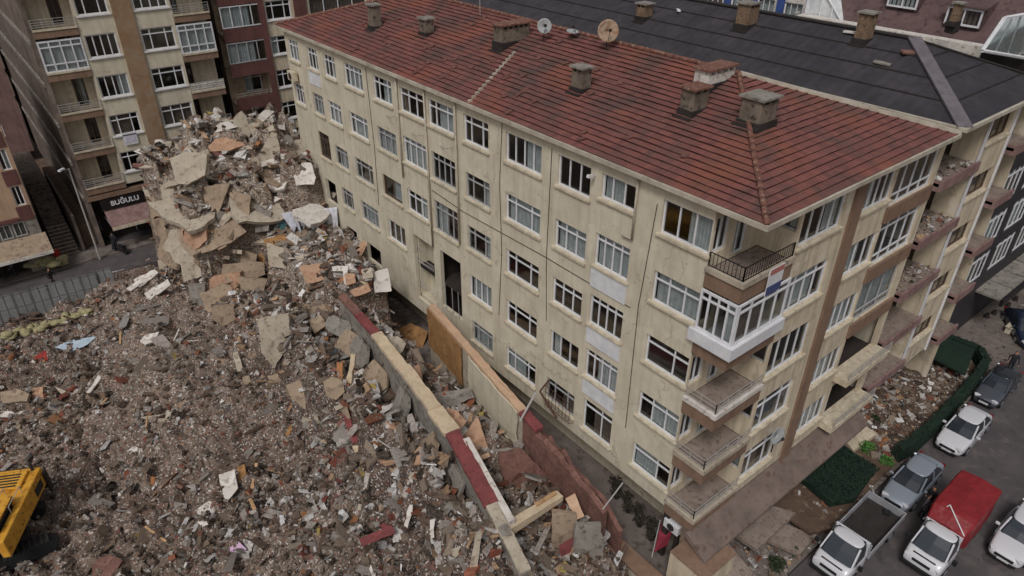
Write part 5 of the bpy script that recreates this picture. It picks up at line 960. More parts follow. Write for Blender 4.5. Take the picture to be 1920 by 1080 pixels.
# stairs in the passage between both
st = thing('staircase', 'pale stone steps climbing the passage between the beige and the tall cream building', 'stairs', (-15, 52, 0)); b = MB()
for i in range(22): b.box((-16.0, 49.5+i*.36, 0), (-14.5, 49.5+(i+1)*.36-.001 if i < 21 else 66, .25+i*.17), 0)
b.build('step', SIDE, st); b = MB()
for i in range(9): b.box((-16.0, 49.49+i*.36, .2+i*.17), (-14.5, 49.53+i*.36, .26+i*.17))
b.build('nosing', M['paleconc'], st); b = MB(); b.box((-14.25, 49.6, 0), (-14.05, 62, 3.2)); b.build('side_wall', SIDE, st)
b = MB(); b.box((-14.0, 50.2, 0), (-13.05, 66, 2.0)); b.build('planting_bed', M['soil'], st)
# back-drop houses beyond the passage and the far street
for (x0, x1, y0, h, mt, lb) in ((-34, -13.4, 78, 14, 'mauve', 'dusty house closing the passage behind the stone steps'), (-46, -27, 48, 18, 'creamB', 'pale house beyond the left edge of the far street'), (18.4, 34, 51, 25, 'creamB', 'pale block behind the far end of the red tiled roof')):
    t = thing('house', lb, 'building', ((x0+x1)/2, y0+5, 0)); P_ = PL((0, y0, 0), (1, 0, 0), (0, -1, 0)); b = MB(); hl = [(x, x+1.6, z, z+1.4) for x in np.arange(x0+1, x1-2, 3.2) for z in np.arange(2, h-2, 2.9)]
    wall(P_, b, x0, x1, 0, h, hl, .2); b.face([(x0, y0, 0), (x0, y0+12, 0), (x0, y0+12, h), (x0, y0, h)]); b.face([(x1, y0, 0), (x1, y0+12, 0), (x1, y0+12, h), (x1, y0, h)]); b.face([(x0, y0, h), (x1, y0, h), (x1, y0+12, h), (x0, y0+12, h)]); b.build('wall', M[mt], t, fix=False)
    b = MB(); b.box((x0+.2, y0+1, 0), (x1-.2, y0+11.8, h-.2)); b.build('rooms', M['dark'], t)
    for h_ in hl: window(t, P_, *h_, 'w', 'white', None, False)

# ------------------------------------------------------------------ fence of metal sheets, sacks, lamp, people on the far street
fp = [(AZ(-60, 628, .2)), AZ(225, 552, .2)]; fa, fb = Vector(fp[0]), Vector(fp[1]); nP = 9
FM = weathered('galvanised_sheet', (128, 128, 126), (108, 108, 108), 1.5, .5, bump=.1, metal=.2)
for i in range(nP):
    a, c = fa.lerp(fb, i/nP), fa.lerp(fb, (i+.97)/nP); t = thing('fence_panel', 'grey metal sheet hoarding panel in the row along the far street', 'fence', tuple((a+c)/2), 0, 'hoarding panels along the far street')
    d = (c-a).normalized(); nn = Vector((-d.y, d.x, 0)); lean = nn*random.uniform(.3, .7)*1.2
    b = MB(); b.prism([a, c, c+lean+Vector((0, 0, 1.9)), a+lean+Vector((0, 0, 1.9))], nn*.03); b.build('sheet', FM, t)
    b = MB()
    for s in (.02, .5, .98): p = a.lerp(c, s); b.tube(p, p+lean+Vector((0, 0, 1.95)), .035, 4)
    for s in (.05, .5, .97): b.tube(a+lean*s+Vector((0, 0, 1.9*s)), c+lean*s+Vector((0, 0, 1.9*s)), .025, 4)
    b.build('frame', weathered('fence_frame', (96, 96, 96), (80, 80, 80), 2, .6), t)
for i in range(3):
    p = AZ(460/2.842+i*14, 280+760/2.842-i*3, .3); t = thing('crowd_barrier', ['pale steel barrier leaning by the metal hoarding, nearest the walking person', 'pale steel barrier in the middle of the three beside the hoarding', 'pale steel barrier closest to the rubble heap'][i], 'barrier', tuple(p)); b = MB()
    for j in range(9): b.tube((j*.22, .3, .1), (j*.22, -.2, 1.1), .02, 4)
    b.tube((0, -.2, 1.1), (1.8, -.2, 1.1), .03, 5); b.tube((0, .3, .1), (1.8, .3, .1), .03, 5); b.build('grille', M['steel'], t, local=True)
    b = MB(); b.box((0, .2, 0), (.06, .8, .05)); b.box((1.74, .2, 0), (1.8, .8, .05)); b.build('foot', M['darksteel'], t, local=True)
SACK = weathered('pale_sack', (172, 164, 124), (146, 138, 106), 2.5, bump=.4, c3=(120, 112, 88)); 
def sack_mesh():
    bm = bmesh.new(); bmesh.ops.create_icosphere(bm, subdivisions=2, radius=1)
    for v in bm.verts: v.co = Vector((v.co.x*.42*(1+.1*random.uniform(-1, 1)), v.co.y*.26, v.co.z*.15)); v.co += Vector([random.uniform(-.02, .02) for _ in range(3)])
    me = bpy.data.meshes.new('sandbag'); bm.to_mesh(me); me.materials.append(SACK); me.polygons.foreach_set('use_smooth', [True]*len(me.polygons)); return me
sm = [sack_mesh() for _ in range(3)]
for i in range(46):
    s = random.random(); p = hit(8+s*165, 634-s*48+random.uniform(-6, 6)); o = bpy.data.objects.new('sandbag', sm[i % 3]); COL.objects.link(o); o.location = (p[0], p[1], p[2]+.12); o.rotation_euler = (random.uniform(-.2, .2), random.uniform(-.2, .2), random.uniform(0, 6)); tag(o, 'pale yellow sack in the low row in front of the metal hoarding', 'sandbag', 'sacks along the hoarding')
for i in range(10):
    p = AZ(60+i*7+random.uniform(-3, 3), 508-random.uniform(0, 14), .4); o = bpy.data.objects.new('crate_of_fruit', sm[i % 3]); COL.objects.link(o); o.name = 'sandbag'; o.location = (p[0], p[1], p[2]+.3+(i % 2)*.25); o.scale = (1.2, 1.2, 1.8); tag(o, 'yellowish sack in the pile in front of the shop with the grey awning', 'sandbag', 'sacks piled at the shop')
sl = thing('street_lamp', 'slim grey street lamp between the stone steps and the awning shop', 'street lamp', tuple(AZ(188, 486, .2))); p = AZ(188, 486, .2)
b = MB(); b.tube((0, 0, 0), (0, 0, 7.6), .08, 8, 0, .05); b.build('pole', M['steel'], sl, local=True); b = MB(); b.tube((0, 0, 7.5), (-.35, -.3, 7.75), .03, 6); b.build('arm', M['steel'], sl, local=True); b = MB(); b.rbox((-.5, -.42, 7.76), (.5, .2, .12), (0, 0, .7)); b.build('lamp_head', M['white'], sl, local=True)
# people -------------------------------------------------
def person(loc, rz, label, cloth, trou, stride=.25, arm=.15, hair=(30, 24, 20)):
    t = thing('person', label, 'person', loc, rz)
    J = dict(pel=(0, 0, .95), spi=(0, .01, 1.2), che=(0, 0, 1.4), nek=(0, 0, 1.52), hea=(0, .02, 1.62), top=(0, .02, 1.74), hl=(.1, 0, .9), kl=(.1, stride*.6, .5), al=(.1, stride*.9-.05, .08), tl=(.1, stride*.9+.12, .03), hr=(-.1, 0, .9), kr=(-.1, -stride*.25, .5), ar=(-.1, -stride, .1), tr=(-.1, -stride+.16, .03), sl=(.19, 0, 1.42), el=(.25, -arm, 1.16), wl=(.24, -arm+.12, .93), fl=(.24, -arm+.18, .83), sr=(-.19, 0, 1.42), er=(-.25, arm*.6, 1.16), wr=(-.24, arm+.18, .96), fr=(-.24, arm+.26, .88))
    Rr = dict(pel=.13, spi=.125, che=.15, nek=.055, hea=.085, top=.06, hl=.09, kl=.06, al=.04, tl=.035, hr=.09, kr=.06, ar=.04, tr=.035, sl=.065, el=.045, wl=.03, fl=.028, sr=.065, er=.045, wr=.03, fr=.028)
    E = ['pel-spi', 'spi-che', 'che-nek', 'nek-hea', 'hea-top', 'pel-hl', 'hl-kl', 'kl-al', 'al-tl', 'pel-hr', 'hr-kr', 'kr-ar', 'ar-tr', 'che-sl', 'sl-el', 'el-wl', 'wl-fl', 'che-sr', 'sr-er', 'er-wr', 'wr-fr']
    K = list(J); me = bpy.data.meshes.new('body'); me.from_pydata([J[k] for k in K], [tuple(K.index(q) for q in e.split('-')) for e in E], []); o = bpy.data.objects.new('body', me); COL.objects.link(o)
    sk = o.modifiers.new('s', 'SKIN'); ss = o.modifiers.new('u', 'SUBSURF'); ss.levels = ss.render_levels = 1
    for i, k in enumerate(K): me.skin_vertices[0].data[i].radius = (Rr[k], Rr[k])
    me.skin_vertices[0].data[0].use_root = True
    dg = bpy.context.evaluated_depsgraph_get(); dg.update(); m2 = bpy.data.meshes.new_from_object(o.evaluated_get(dg)); bpy.data.objects.remove(o)
    for q in (cloth, trou, M['skin'], plain('hair', hair, .7)): m2.materials.append(q)
    for f in m2.polygons: z = f.center.z; hand = z < .95 and abs(f.center.x) > .2; f.material_index = 3 if (z > 1.7 or (z > 1.6 and f.center.y < .02)) else 2 if (z > 1.52 or hand) else 0 if z > .93 else 1; f.use_smooth = True
    o = bpy.data.objects.new('body', m2); COL.objects.link(o); o.parent = t; return t
DK = plain('dark_cloth', (34, 34, 40), .9); DK2 = plain('dark_trousers', (44, 44, 52), .9); RDc = plain('red_cloth', (170, 40, 40), .9); GRc = plain('grey_cloth', (90, 90, 96), .9)
def P3(u, v, z): return tuple(AZ(u, v, z))
person(P3(104, 541, .15), R_(-110), 'person in dark clothes walking with a long stride behind the metal hoarding', DK, DK2, .38)
person(P3(116, 500, .15), R_(60), 'person in a red top standing at the foot of the stone steps', RDc, DK2, .08)
person(P3(14, 524, .15), R_(20), 'person in black standing under the grey awning at the left edge', DK, DK, .08)
person(P3(30, 520, .15), R_(120), 'person in a grey jacket standing under the grey awning', GRc, DK2, .1)
person(P3(220, 472, .2), R_(-30), 'person in dark clothes standing by the parked scooter', DK, DK2, .08)
person(P3(196, 448, .3), R_(-80), 'person in grey standing in the shade right of the lamp', GRc, DK, .08)
sc = thing('scooter', 'dark motor scooter parked on the far street below the awning', 'scooter', P3(226, 474, .12), R_(115))
for x in (-.62, .62): b = MB(); b.tube((x, -.05, .25), (x, .05, .25), .25, 14); b.build('wheel', M['rubber'], sc, local=True)
b = MB(); b.rbox((-.35, 0, .55), (.75, .3, .3), (0, 0, 0)); b.rbox((.1, 0, .32), (.5, .28, .1), (0, 0, 0)); b.rbox((.5, 0, .62), (.12, .34, .75), (0, -.3, 0)); b.build('body', M['blackpaint'], sc, local=True, bevel=.04); b = MB(); b.rbox((-.3, 0, .75), (.7, .28, .1), (0, 0, 0)); b.build('seat', M['rubber'], sc, local=True, bevel=.03); b = MB(); b.tube((.4, -.33, 1.0), (.4, .33, 1.0), .02, 6); b.tube((.45, 0, .8), (.4, 0, 1.0), .03, 6); b.build('handlebar', M['darksteel'], sc, local=True); b = MB(); b.rbox((.58, 0, .82), (.08, .14, .12), (0, 0, 0)); b.build('headlight', M['lamp'], sc, local=True)

# ------------------------------------------------------------------ vehicles
def loft(mb, rings, mi=0, cap=True, closed=True):
    i0 = len(mb.v); n = len(rings[0])
    for r in rings: mb.v += [tuple(p) for p in r]
    for a in range(len(rings)-1):
        for k in range(n if closed else n-1):
            j = (k+1) % n; mb.f.append((i0+a*n+k, i0+a*n+j, i0+(a+1)*n+j, i0+(a+1)*n+k)); mb.m.append(mi)
    if cap: mb.f.append(tuple(i0+k for k in reversed(range(n)))); mb.m.append(mi); mb.f.append(tuple(i0+(len(rings)-1)*n+k for k in range(n))); mb.m.append(mi)
def ring(x, w, z0, zt, crown=.03): return [(x, -w*.9, z0), (x, -w, z0+.12), (x, -w, z0+(zt-z0)*.62), (x, -w*.95, zt-.06), (x, -w*.8, zt), (x, 0, zt+crown), (x, w*.8, zt), (x, w*.95, zt-.06), (x, w, z0+(zt-z0)*.62), (x, w, z0+.12), (x, w*.9, z0)]
def wheels(t, xs, w, r=.31, wd=.2):
    for x in xs:
        for s in (-1, 1):
            b = MB(); b.tube((x, s*(w-wd), r), (x, s*(w+.01), r), r, 18); o = b.build('wheel', M['rubber'], t, local=True)
            b = MB(); b.tube((x, s*(w-.05), r), (x, s*(w+.025), r), r*.6, 12); b.build('rim', M['silver'], o, local=True)
def shell(t, mb, name, mat, bev=0, sub=1):
    o = mb.build(name, mat, t, local=True, smooth=True)
    if sub: s = o.modifiers.new('s', 'SUBSURF'); s.levels = s.render_levels = sub
    return o
def car(x, y, z, rz, label, paint, L=4.4, w=.83, kind='sedan', roofp=None, hatch=False):
    t = thing('parked_car', label, 'car', (x, y, z), rz); h = L/2
    b = MB(); X = [-h, -h+.06, -h+.35, -h+.9, -.35*h, .3*h, h-1.15, h-.5, h-.12, h]
    Zt = [.62, .84, .93, .96, .93, .9, .88, .78, .66, .5] if not hatch else [.7, .9, 1.0, 1.0, .96, .93, .9, .82, .68, .5]
    Wd = [.72, .84, .94, .99, 1, 1, .99, .95, .84, .68]
    loft(b, [ring(x_, w*k, .2 if 2 < i < 8 else .26, zt) for i, (x_, zt, k) in enumerate(zip(X, Zt, Wd))]); shell(t, b, 'body', paint, sub=2)
    xb0, xb1 = (-h+.55, h-1.15) if not hatch else (-h+.18, h-1.1); xt0, xt1 = (-h+1.15, h-1.95) if not hatch else (-h+.6, h-1.85)
    def rr(x0, x1, ww, zz): return [(x0, -ww*.86, zz), (x0+.12, -ww, zz), (x1-.2, -ww, zz), (x1, -ww*.8, zz), (x1+.04, 0, zz), (x1, ww*.8, zz), (x1-.2, ww, zz), (x0+.12, ww, zz), (x0, ww*.86, zz), (x0-.04, 0, zz)]
    zb, zt = .88, 1.4
    b = MB(); loft(b, [rr(xb0, xb1, w*.93, zb), rr((xb0+xt0)/2, (xb1+xt1)/2, w*.85, (zb+zt)/2+.04), rr(xt0, xt1, w*.74, zt)]); b.build('glasshouse', M['carglass'], t, local=True, smooth=False)
    b = MB(); loft(b, [rr(xt0-.1, xt1+.1, w*.77, zt-.04), rr(xt0-.02, xt1+.04, w*.76, zt+.02), rr(xt0+.2, xt1-.2, w*.6, zt+.065)]); shell(t, b, 'roof', roofp or paint, sub=1)
    m_ = (xt0+xt1)/2-.1
    for s in (-1, 1):
        for q in (((xb1-.12, s*w*.88, zb), (xt1-.02, s*w*.74, zt), .045), ((xb0+.1, s*w*.9, zb), (xt0+.06, s*w*.74, zt), .07), ((m_, s*w*.935, zb), (m_, s*w*.755, zt), .04)): b = MB(); b.tube(*q, 5); b.build('pillar', paint, t, local=True)
    wheels(t, (-h+.8, h-.85), w)
    for s in (-1, 1):
        b = MB(); b.rbox((h-.2, s*w*.62, .63), (.22, .34, .13), (0, 0, -s*.45)); b.build('headlight', M['lamp'], t, local=True, bevel=.03)
        b = MB(); b.rbox((-h+.08, s*w*.68, .74), (.14, .28, .16), (0, 0, s*.3)); b.build('tail_light', M['redlamp'], t, local=True, bevel=.02)
        b = MB(); b.rbox((xb1-.35, s*(w+.1), .98), (.12, .2, .13), (0, 0, 0)); b.build('mirror', paint, t, local=True, bevel=.03)
    b = MB(); b.rbox((h-.05, 0, .5), (.1, .8, .14), (0, 0, 0)); b.rbox((h-.04, 0, .3), (.12, 1.1, .1), (0, 0, 0)); b.build('grille', M['rubber'], t, local=True)
    b = MB(); b.rbox((h+.03, 0, .4), (.02, .5, .11), (0, 0, 0)); b.build('number_plate', M['white'], t, local=True)
    for s in (-1, 1): b = MB(); b.rbox((.1, s*(w+.002), .55), (1.9, .012, .5), (0, 0, 0)); b.rbox((.15, s*(w+.012), .76), (.16, .02, .03), (0, 0, 0)); b.build('door', paint, t, local=True, bevel=.005)
    return t
FACE = R_(181)
car(20.4, -3.75, GZ, FACE, 'white parked sedan by the dark green netting between the silver and the black roofed car', M['whitepaint'], 4.5, .8)
car(14.2, -3.75, GZ, FACE, 'silver blue parked sedan beside the red covered truck', M['silver'], 4.5, .78)
car(26.2, -3.35, GZ, R_(182), 'dark grey parked car with a black roof, farthest in the row by the netting', plain('dark_grey_paint', (84, 88, 96), .25, .3, .7), 4.4, .76, roofp=M['blackpaint'])
car(14.9, -8.6, GZ, FACE, 'white parked hatchback cut by the right edge of the picture', M['whitepaint'], 4.2, .82, hatch=True)
car(34.4, -1.9, GZ, R_(215), 'dark blue car at the right edge where the side street begins', plain('dark_blue_paint', (34, 44, 66), .25, .2, .6), 4.4, .8)
def truck(x, y, z, label, name, tarp):
    t = thing(name, label, 'truck', (x, y, z), R_(181)); w = .88
    b = MB(); X = [.95, 1.0, 1.6, 2.15, 2.45, 2.68, 2.74]; Zt = [1.25, 1.28, 1.28, 1.2, 1.05, .85, .6]; Wd = [.98, 1, 1, .98, .95, .86, .78]
    loft(b, [ring(a, w*k, .3, c) for a, c, k in zip(X, Zt, Wd)]); shell(t, b, 'body', M['whitepaint'], sub=2)
    def rr(x0, x1, ww, zz): return [(x0, -ww, zz), (x1-.15, -ww, zz), (x1, -ww*.8, zz), (x1+.05, 0, zz), (x1, ww*.8, zz), (x1-.15, ww, zz), (x0, ww, zz)]
    b = MB(); loft(b, [rr(1.02, 2.3, w*.93, 1.2), rr(1.03, 2.0, w*.88, 1.6), rr(1.04, 1.68, w*.8, 1.92)]); b.build('windscreen', M['carglass'], t, local=True)
    b = MB(); loft(b, [rr(.96, 1.76, w*.83, 1.9), rr(.96, 1.72, w*.82, 1.97), rr(1.05, 1.55, w*.68, 2.03)]); shell(t, b, 'roof', M['whitepaint'], sub=1)
    b = MB(); b.box((.94, -w*.92, 1.1), (1.05, w*.92, 1.93))
    b.build('cab_back', M['whitepaint'], t, local=True)
    for s in (-1, 1):
        for q in (((2.22, s*w*.86, 1.2), (1.66, s*w*.76, 1.93), .05), ((1.1, s*w*.92, 1.2), (1.1, s*w*.8, 1.93), .06)): b = MB(); b.tube(*q, 5); b.build('pillar', M['whitepaint'], t, local=True)
    for s in (-1, 1):
        b = MB(); b.rbox((2.6, s*w*.72, .72), (.14, .3, .26), (0, 0, -s*.3)); b.build('headlight', M['lamp'], t, local=True, bevel=.03)
        b = MB(); b.rbox((2.1, s*(w+.16), 1.35), (.1, .2, .3), (0, 0, 0)); b.build('mirror', M['rubber'], t, local=True, bevel=.03)
    b = MB(); b.rbox((2.72, 0, .42), (.14, 1.5, .2), (0, 0, 0)); b.rbox((2.7, 0, .76), (.08, .8, .14), (0, 0, 0)); b.build('bumper', M['rubber'], t, local=True, bevel=.03)
    b = MB(); b.rbox((2.5, 0, 1.015), (.07, 1.0, .02), (0, .6, 0)); b.build('vent', M['rubber'], t, local=True)
    b = MB(); b.box((-2.7, -w+.1, .45), (1.2, w-.1, .6)); b.build('chassis', M['darksteel'], t, local=True)
    wheels(t, (-1.7, 1.95), w, .34, .22)
    if not tarp:
        b = MB(); b.box((-2.7, -w-.02, .78), (.85, w+.02, .84)); bd = b.build('bed', M['darksteel'], t, local=True)
        b = MB()
        for (a, c) in (((-2.7, -w-.05, .84), (.85, -w+.0, 1.25)), ((-2.7, w, .84), (.85, w+.05, 1.25)), ((-2.76, -w-.05, .84), (-2.701, w+.05, 1.25)), ((.8, -w+.01, .84), (.86, w-.01, 1.7))): b.box(a, c)
        b.build('drop_side', weathered('pale_grey_metal', (164, 164, 168), (140, 140, 144), 2, .5), t, local=True)
        b = MB(); b.rbox((-2.4, .2, .92), (.3, .3, .15), (0, 0, .4)); b.build('spare_part', M['rubber'], t, local=True)
    else:
        b = MB(); P = lambda x, ww, z0, z1: [(x, -ww, z0), (x, -ww, z1-.1), (x, -ww*.92, z1), (x, 0, z1+.06), (x, ww*.92, z1), (x, ww, z1-.1), (x, ww, z0)]
        loft(b, [P(-2.75, w+.05, .75, 2.5), P(-1.2, w+.07, .75, 2.55), P(.2, w+.06, .75, 2.52), P(.45, w+.04, .85, 2.45), P(.98, w*.94, 1.3, 2.0)]); tp = b.build('tarpaulin', M['tarp'], t, local=True, smooth=False); bpy.ops.object.select_all(action='DESELECT') if False else None; sb = tp.modifiers.new('s', 'SUBSURF'); sb.subdivision_type = 'SIMPLE'; sb.levels = sb.render_levels = 4; tx = bpy.data.textures.new('creases', 'CLOUDS'); tx.noise_scale = .5; dm_ = tp.modifiers.new('d', 'DISPLACE'); dm_.texture = tx; dm_.strength = .09; dm_.mid_level = .5
        b = MB(); b.tube((.6, -w-.1, 1.3), (.3, -.3, 2.66), .03, 5); b.tube((.98, w*.9, 2.05), (.3, -.3, 2.66), .03, 5); b.tube((.95, -w*.9, 1.9), (.5, w+.02, 1.4), .02, 5); b.build('strap', M['white'], tp, local=True)
    return t
truck(8.3, -3.85, GZ, 'white flatbed truck with an empty dark load bed parked next to the garden', 'flatbed_truck', False)
truck(11.9, -6.35, GZ, 'white small truck with its load covered by a red tarpaulin', 'covered_truck', True)
person((13.3, -4.95, GZ), R_(80), 'person in black standing between the silver sedan and the red covered truck', DK, DK2, .1)
person((12.6, -5.0, GZ), R_(200), 'person in dark grey beside the one in black between the parked vehicles', GRc, DK2, .12)
person((28.9, -3.1, GZ), R_(120), 'person in black bending behind the black roofed car', DK, DK, .12)
# ------------------------------------------------------------------ excavator
ex = thing('excavator', 'yellow excavator with dark cab glass standing on the rubble at the left edge', 'excavator', (-23.6, 20.3, .25)); 
def ez(x, y, z): return (x+23.6-23.6, y, z)
for (y0, x1) in ((18.6, -21.2), (21.1, -21.3)):
    b = MB(); prof = [(x1-4.2, .15), (x1-4.5, .45), (x1-4.2, .85), (x1-.4, .85), (x1, .5), (x1-.3, .1)]; b.prism([(a, y0, z+.25) for a, z in prof], (0, .62, 0)); tr = b.build('track', M['rubber'], ex, bevel=.05)
    b = MB()
    for i in range(17): b.box((x1-4.1+i*.23, y0-.02, 1.101), (x1-4.1+i*.23+.07, y0+.64, 1.15))
    b.build('track_shoe', M['darksteel'], tr)
b = MB(); b.box((-25, 19.3, .5), (-22.2, 21.0, 1.35)); b.build('undercarriage', M['darksteel'], ex)
c0 = Vector(AZ(77, 874, 2.75)); c1 = Vector(AZ(6, 1016, 2.75)); c1.z = c0.z; dd = (c1-c0).normalized(); nn = Vector((-abs(dd.y), 0, 0)); side = Vector((dd.y, -dd.x, 0))
if side.x > 0: side = -side
def house(a0, a1, s0, s1, z0, z1, mb, mi=0): mb.box8([c0+dd*p+side*q+Vector((0, 0, zz-c0.z)) for zz in (z0, z1) for (p, q) in ((a0, s0), (a1, s0), (a1, s1), (a0, s1))], mi)
b = MB(); house(0, 2.2, 0, 3.2, 1.75, 2.75, b); house(2.2, (c1-c0).length, 0, .35, 1.75, 2.75, b); hb = b.build('house', M['yellow'], ex, bevel=.06)
b = MB(); house(.3, 1.4, .4, 2.8, 2.751, 2.9, b); b.build('engine_hood', M['yellow'], hb, bevel=.04); b = MB(); house(.45, 1.2, -.02, -.003, 1.95, 2.4, b); b.build('grille', M['darksteel'], hb)
b = MB(); house(-.12, -.003, .1, 3.1, 1.3, 2.7, b); house(-.05, .25, -.12, -.01, 1.3, 2.5, b); b.build('counterweight', M['darksteel'], ex, bevel=.04)
b = MB(); house(2.25, 3.9, .42, 1.75, 1.4, 3.1, b); cbn = b.build('cab', M['carglass'], ex, bevel=.05)
b = MB()
for (p, q) in ((2.22, .38), (3.92, .38), (2.22, 1.78), (3.92, 1.78)): house(p-.06, p+.06, q-.06, q+.06, 1.38, 3.12, b)
house(2.15, 4.0, .32, 1.85, 3.121, 3.2, b); b.build('cab_frame', M['yellow'], cbn, bevel=.02)
b = MB(); 
for q in (.6, 1.6, 2.6): pass
b.tube(c0+dd*.2+side*.3+Vector((0, 0, .0)), c0+dd*.2+side*.3+Vector((0, 0, .45)), .07, 8); b.build('exhaust', M['darksteel'], ex)
for q in (.25, .9): b = MB(); a_q = c0+dd*1.6+side*q; b.tube(a_q, a_q+Vector((0, 0, .4)), .02, 5); b.tube(a_q+Vector((0, 0, .4)), a_q+dd*1.2+Vector((0, 0, .4)), .02, 5); b.tube(a_q+dd*1.2+Vector((0, 0, .4)), a_q+dd*1.2, .02, 5); b.build('handrail', M['steel'], ex)
for k in range(5): b = MB(); house(.5+k*.18, .58+k*.18, .6, 2.4, 2.901, 2.915, b); b.build('hood_slot', M['darksteel'], hb)
# ------------------------------------------------------------------ garden strip, netting, sheds
def netting(pts, h, name, label, w=.45):
    t = thing(name, label, 'fence', tuple(pts[0])); b = MB(); n = [Vector(p) for p in pts]
    poly_wall(b, [p+Vector((0, 0, h)) for p in n], w, n[0].z); b.build('screen', M['green'], t); b = MB()
    for a, c in zip(n, n[1:]):
        for _ in range(int((c-a).length*260)):
            p = a.lerp(c, random.random())+Vector((random.uniform(-w*.6, w*.6), random.uniform(-w*.6, w*.6), h*random.uniform(.15, 1.08))); d = Vector((random.gauss(0, 1), random.gauss(0, 1), random.gauss(0, 1))).normalized()*.06; e2 = d.orthogonal()*.5; b.face([p-d, p-e2, p+d, p+e2])
    b.build('leaves', M['green'], t, fix=False); b = MB()
    for p in n: b.tube(p, p+Vector((0, 0, h+.1)), .04, 5)
    b.build('post', M['darksteel'], t)
netting([(28.2, 1.6, GZ), (28.6, -1.2, GZ), (27.6, -2.0, GZ), (25.3, -2.3, GZ), (20, -2.55, GZ), (16.6, -2.5, GZ), (15.4, -2.3, GZ)], 1.15, 'garden_fence', 'dark green netting fence curving along the garden by the parked cars')
b = MB(); b.box8([(25.0, -1.8, GZ+.9), (28.4, -1.0, GZ+.9), (28.1, 1.6, GZ+.95), (25.2, 1.6, GZ+.95), (25.0, -1.8, GZ+1.0), (28.4, -1.0, GZ+1.0), (28.1, 1.6, GZ+1.06), (25.2, 1.6, GZ+1.06)])
tag(b.build('shade_net', M['green'], None, loc=(26.6, 0, 0)), 'dark green net roof at the far end of the garden', 'net')
b = MB(); GMAT = [(random.uniform(9.6, 13.5), random.uniform(-2.3, .5)) for _ in range(3800)]
for (x, y) in GMAT: p = Vector((x, y, GZ+.72+random.uniform(-.06, .1))); d = Vector((random.gauss(0, 1), random.gauss(0, 1), random.gauss(0, .5))).normalized()*.07; e2 = d.orthogonal()*.5; b.face([p-d, p-e2, p+d, p+e2])
pts = [(9.4, -1.9), (10.6, -2.5), (13.2, -2.2), (13.7, -.2), (12.5, .8), (9.8, .2)]; b.prism([(x, y, GZ+.62+.12*random.random()) for x, y in pts], (0, 0, -.35))
tag(b.build('green_mat', M['green'], None, loc=(11.5, -.8, GZ)), 'dark green leafy cover over the ground beside the flatbed truck', 'hedge')
GL = weathered('bright_leaf', (84, 130, 60), (58, 98, 44), 6, bump=0); DG = weathered('shrub_leaf', (54, 66, 40), (40, 50, 34), 6, bump=0)
p = AZ(1625, 838, -.4); plant(p[0], p[1], GZ+.2, .55, 260, 'bright green bush in the middle of the garden', None, False, GL); p = AZ(1662, 862, -.4); plant(p[0], p[1], GZ+.2, .42, 200, 'smaller bright green bush next to the netting', None, False, GL)
for (u, v, r, lb) in ((1455, 1060, .5, 'low dull green shrub left of the flatbed truck'), (1490, 1035, .35, 'small dull green shrub by the concrete slab'), (1540, 905, .4, 'dry shrub beside the dark green netting'), (1640, 790, .4, 'dry brown shrub at the facade in the garden')):
    p = AZ(u, v, GZ+.2); plant(p[0], p[1], GZ+.2, r, 220, lb, None, False, DG)
tag(rubble('garden_debris', 2600, (9, 27.5, -2.4, 1.1), .04, .3, .4, PT_, 1.6, 9), 'small broken bits scattered over the garden soil', 'rubble') if False else None
def litter(name, n, reg, z, smax, label, seed):
    rng = random.Random(seed); b = MB(); cols = []
    V_, F_, C_ = [], [], []
    for i in range(n):
        x, y = rng.uniform(*reg[:2]), rng.uniform(*reg[2:]); s = .05*(smax/.05)**(rng.random()**2.2); Rm = Euler((rng.gauss(0, .4), rng.gauss(0, .4), rng.uniform(0, 6.3))).to_matrix(); k = len(V_)
        for q in ((-1, -1, -1), (1, -1, -1), (1, 1, -1), (-1, 1, -1), (-1, -1, 1), (1, -1, 1), (1, 1, 1), (-1, 1, 1)): w = Rm@Vector((q[0]*s*.6*rng.uniform(.7, 1), q[1]*s*.4*rng.uniform(.7, 1), q[2]*s*.15)); V_.append((x+w.x, y+w.y, z+.05+w.z)); 
        c = PAL[RNG.choice(len(PAL), p=PT_/PT_.sum())]*.9; C_ += [c]*8
        F_ += [[k+j for j in f] for f in ((3, 2, 1, 0), (4, 5, 6, 7), (0, 1, 5, 4), (1, 2, 6, 5), (2, 3, 7, 6), (3, 0, 4, 7))]
    o = npmesh(name, V_, F_, RUB2, np.array(C_)); o['kind'] = 'stuff'; tag(o, label, 'rubble')
litter('garden_rubble', 1700, (14.5, 27, -2.2, 1.4), GZ+.23, .5, 'brick and plaster bits scattered over the garden soil', 3)
litter('yard_rubble', 900, (1.5, 14, -2.6, 1.2), GZ+.14, .35, 'small rubble over the broken paving before the shops', 8); litter('street_litter', 700, (-1, 60, -2.7, 1.4), GZ+.13, .25, 'small bits lying along the pavement', 4)
litter('balcony_debris', 110, (14, 17.9, -.2, 1.0), S(3)-.05, .3, 'broken bits lying on the third floor maroon balcony', 5); litter('balcony_debris', 160, (14, 17.9, -.2, 1.0), S(4)-.05, .3, 'broken bits lying on the fourth floor maroon balcony', 6); litter('balcony_debris', 90, (14, 17.9, -.2, 1.0), S(5)-.05, .3, 'broken bits lying on the top maroon balcony', 7)
def flat(name, px, z, th, mat, label, cat, jg=.02): shard(name, px, (0, 0, 1), th, mat, label, cat, 0, at=AZ(px[0][0], px[0][1], z), jg=jg)
flat('concrete_piece', [(1358, 990), (1425, 940), (1492, 962), (1420, 1030)], .2, .2, 'floor', 'grey slab roof of the low shed in front of the shops', 'shed roof')
flat('shed_roof', [(1440, 905), (1535, 948), (1560, 990), (1520, 1000), (1430, 935)], 0, .15, 'soil', 'dark brown shed roof between the grey slab and the garden', 'shed roof')
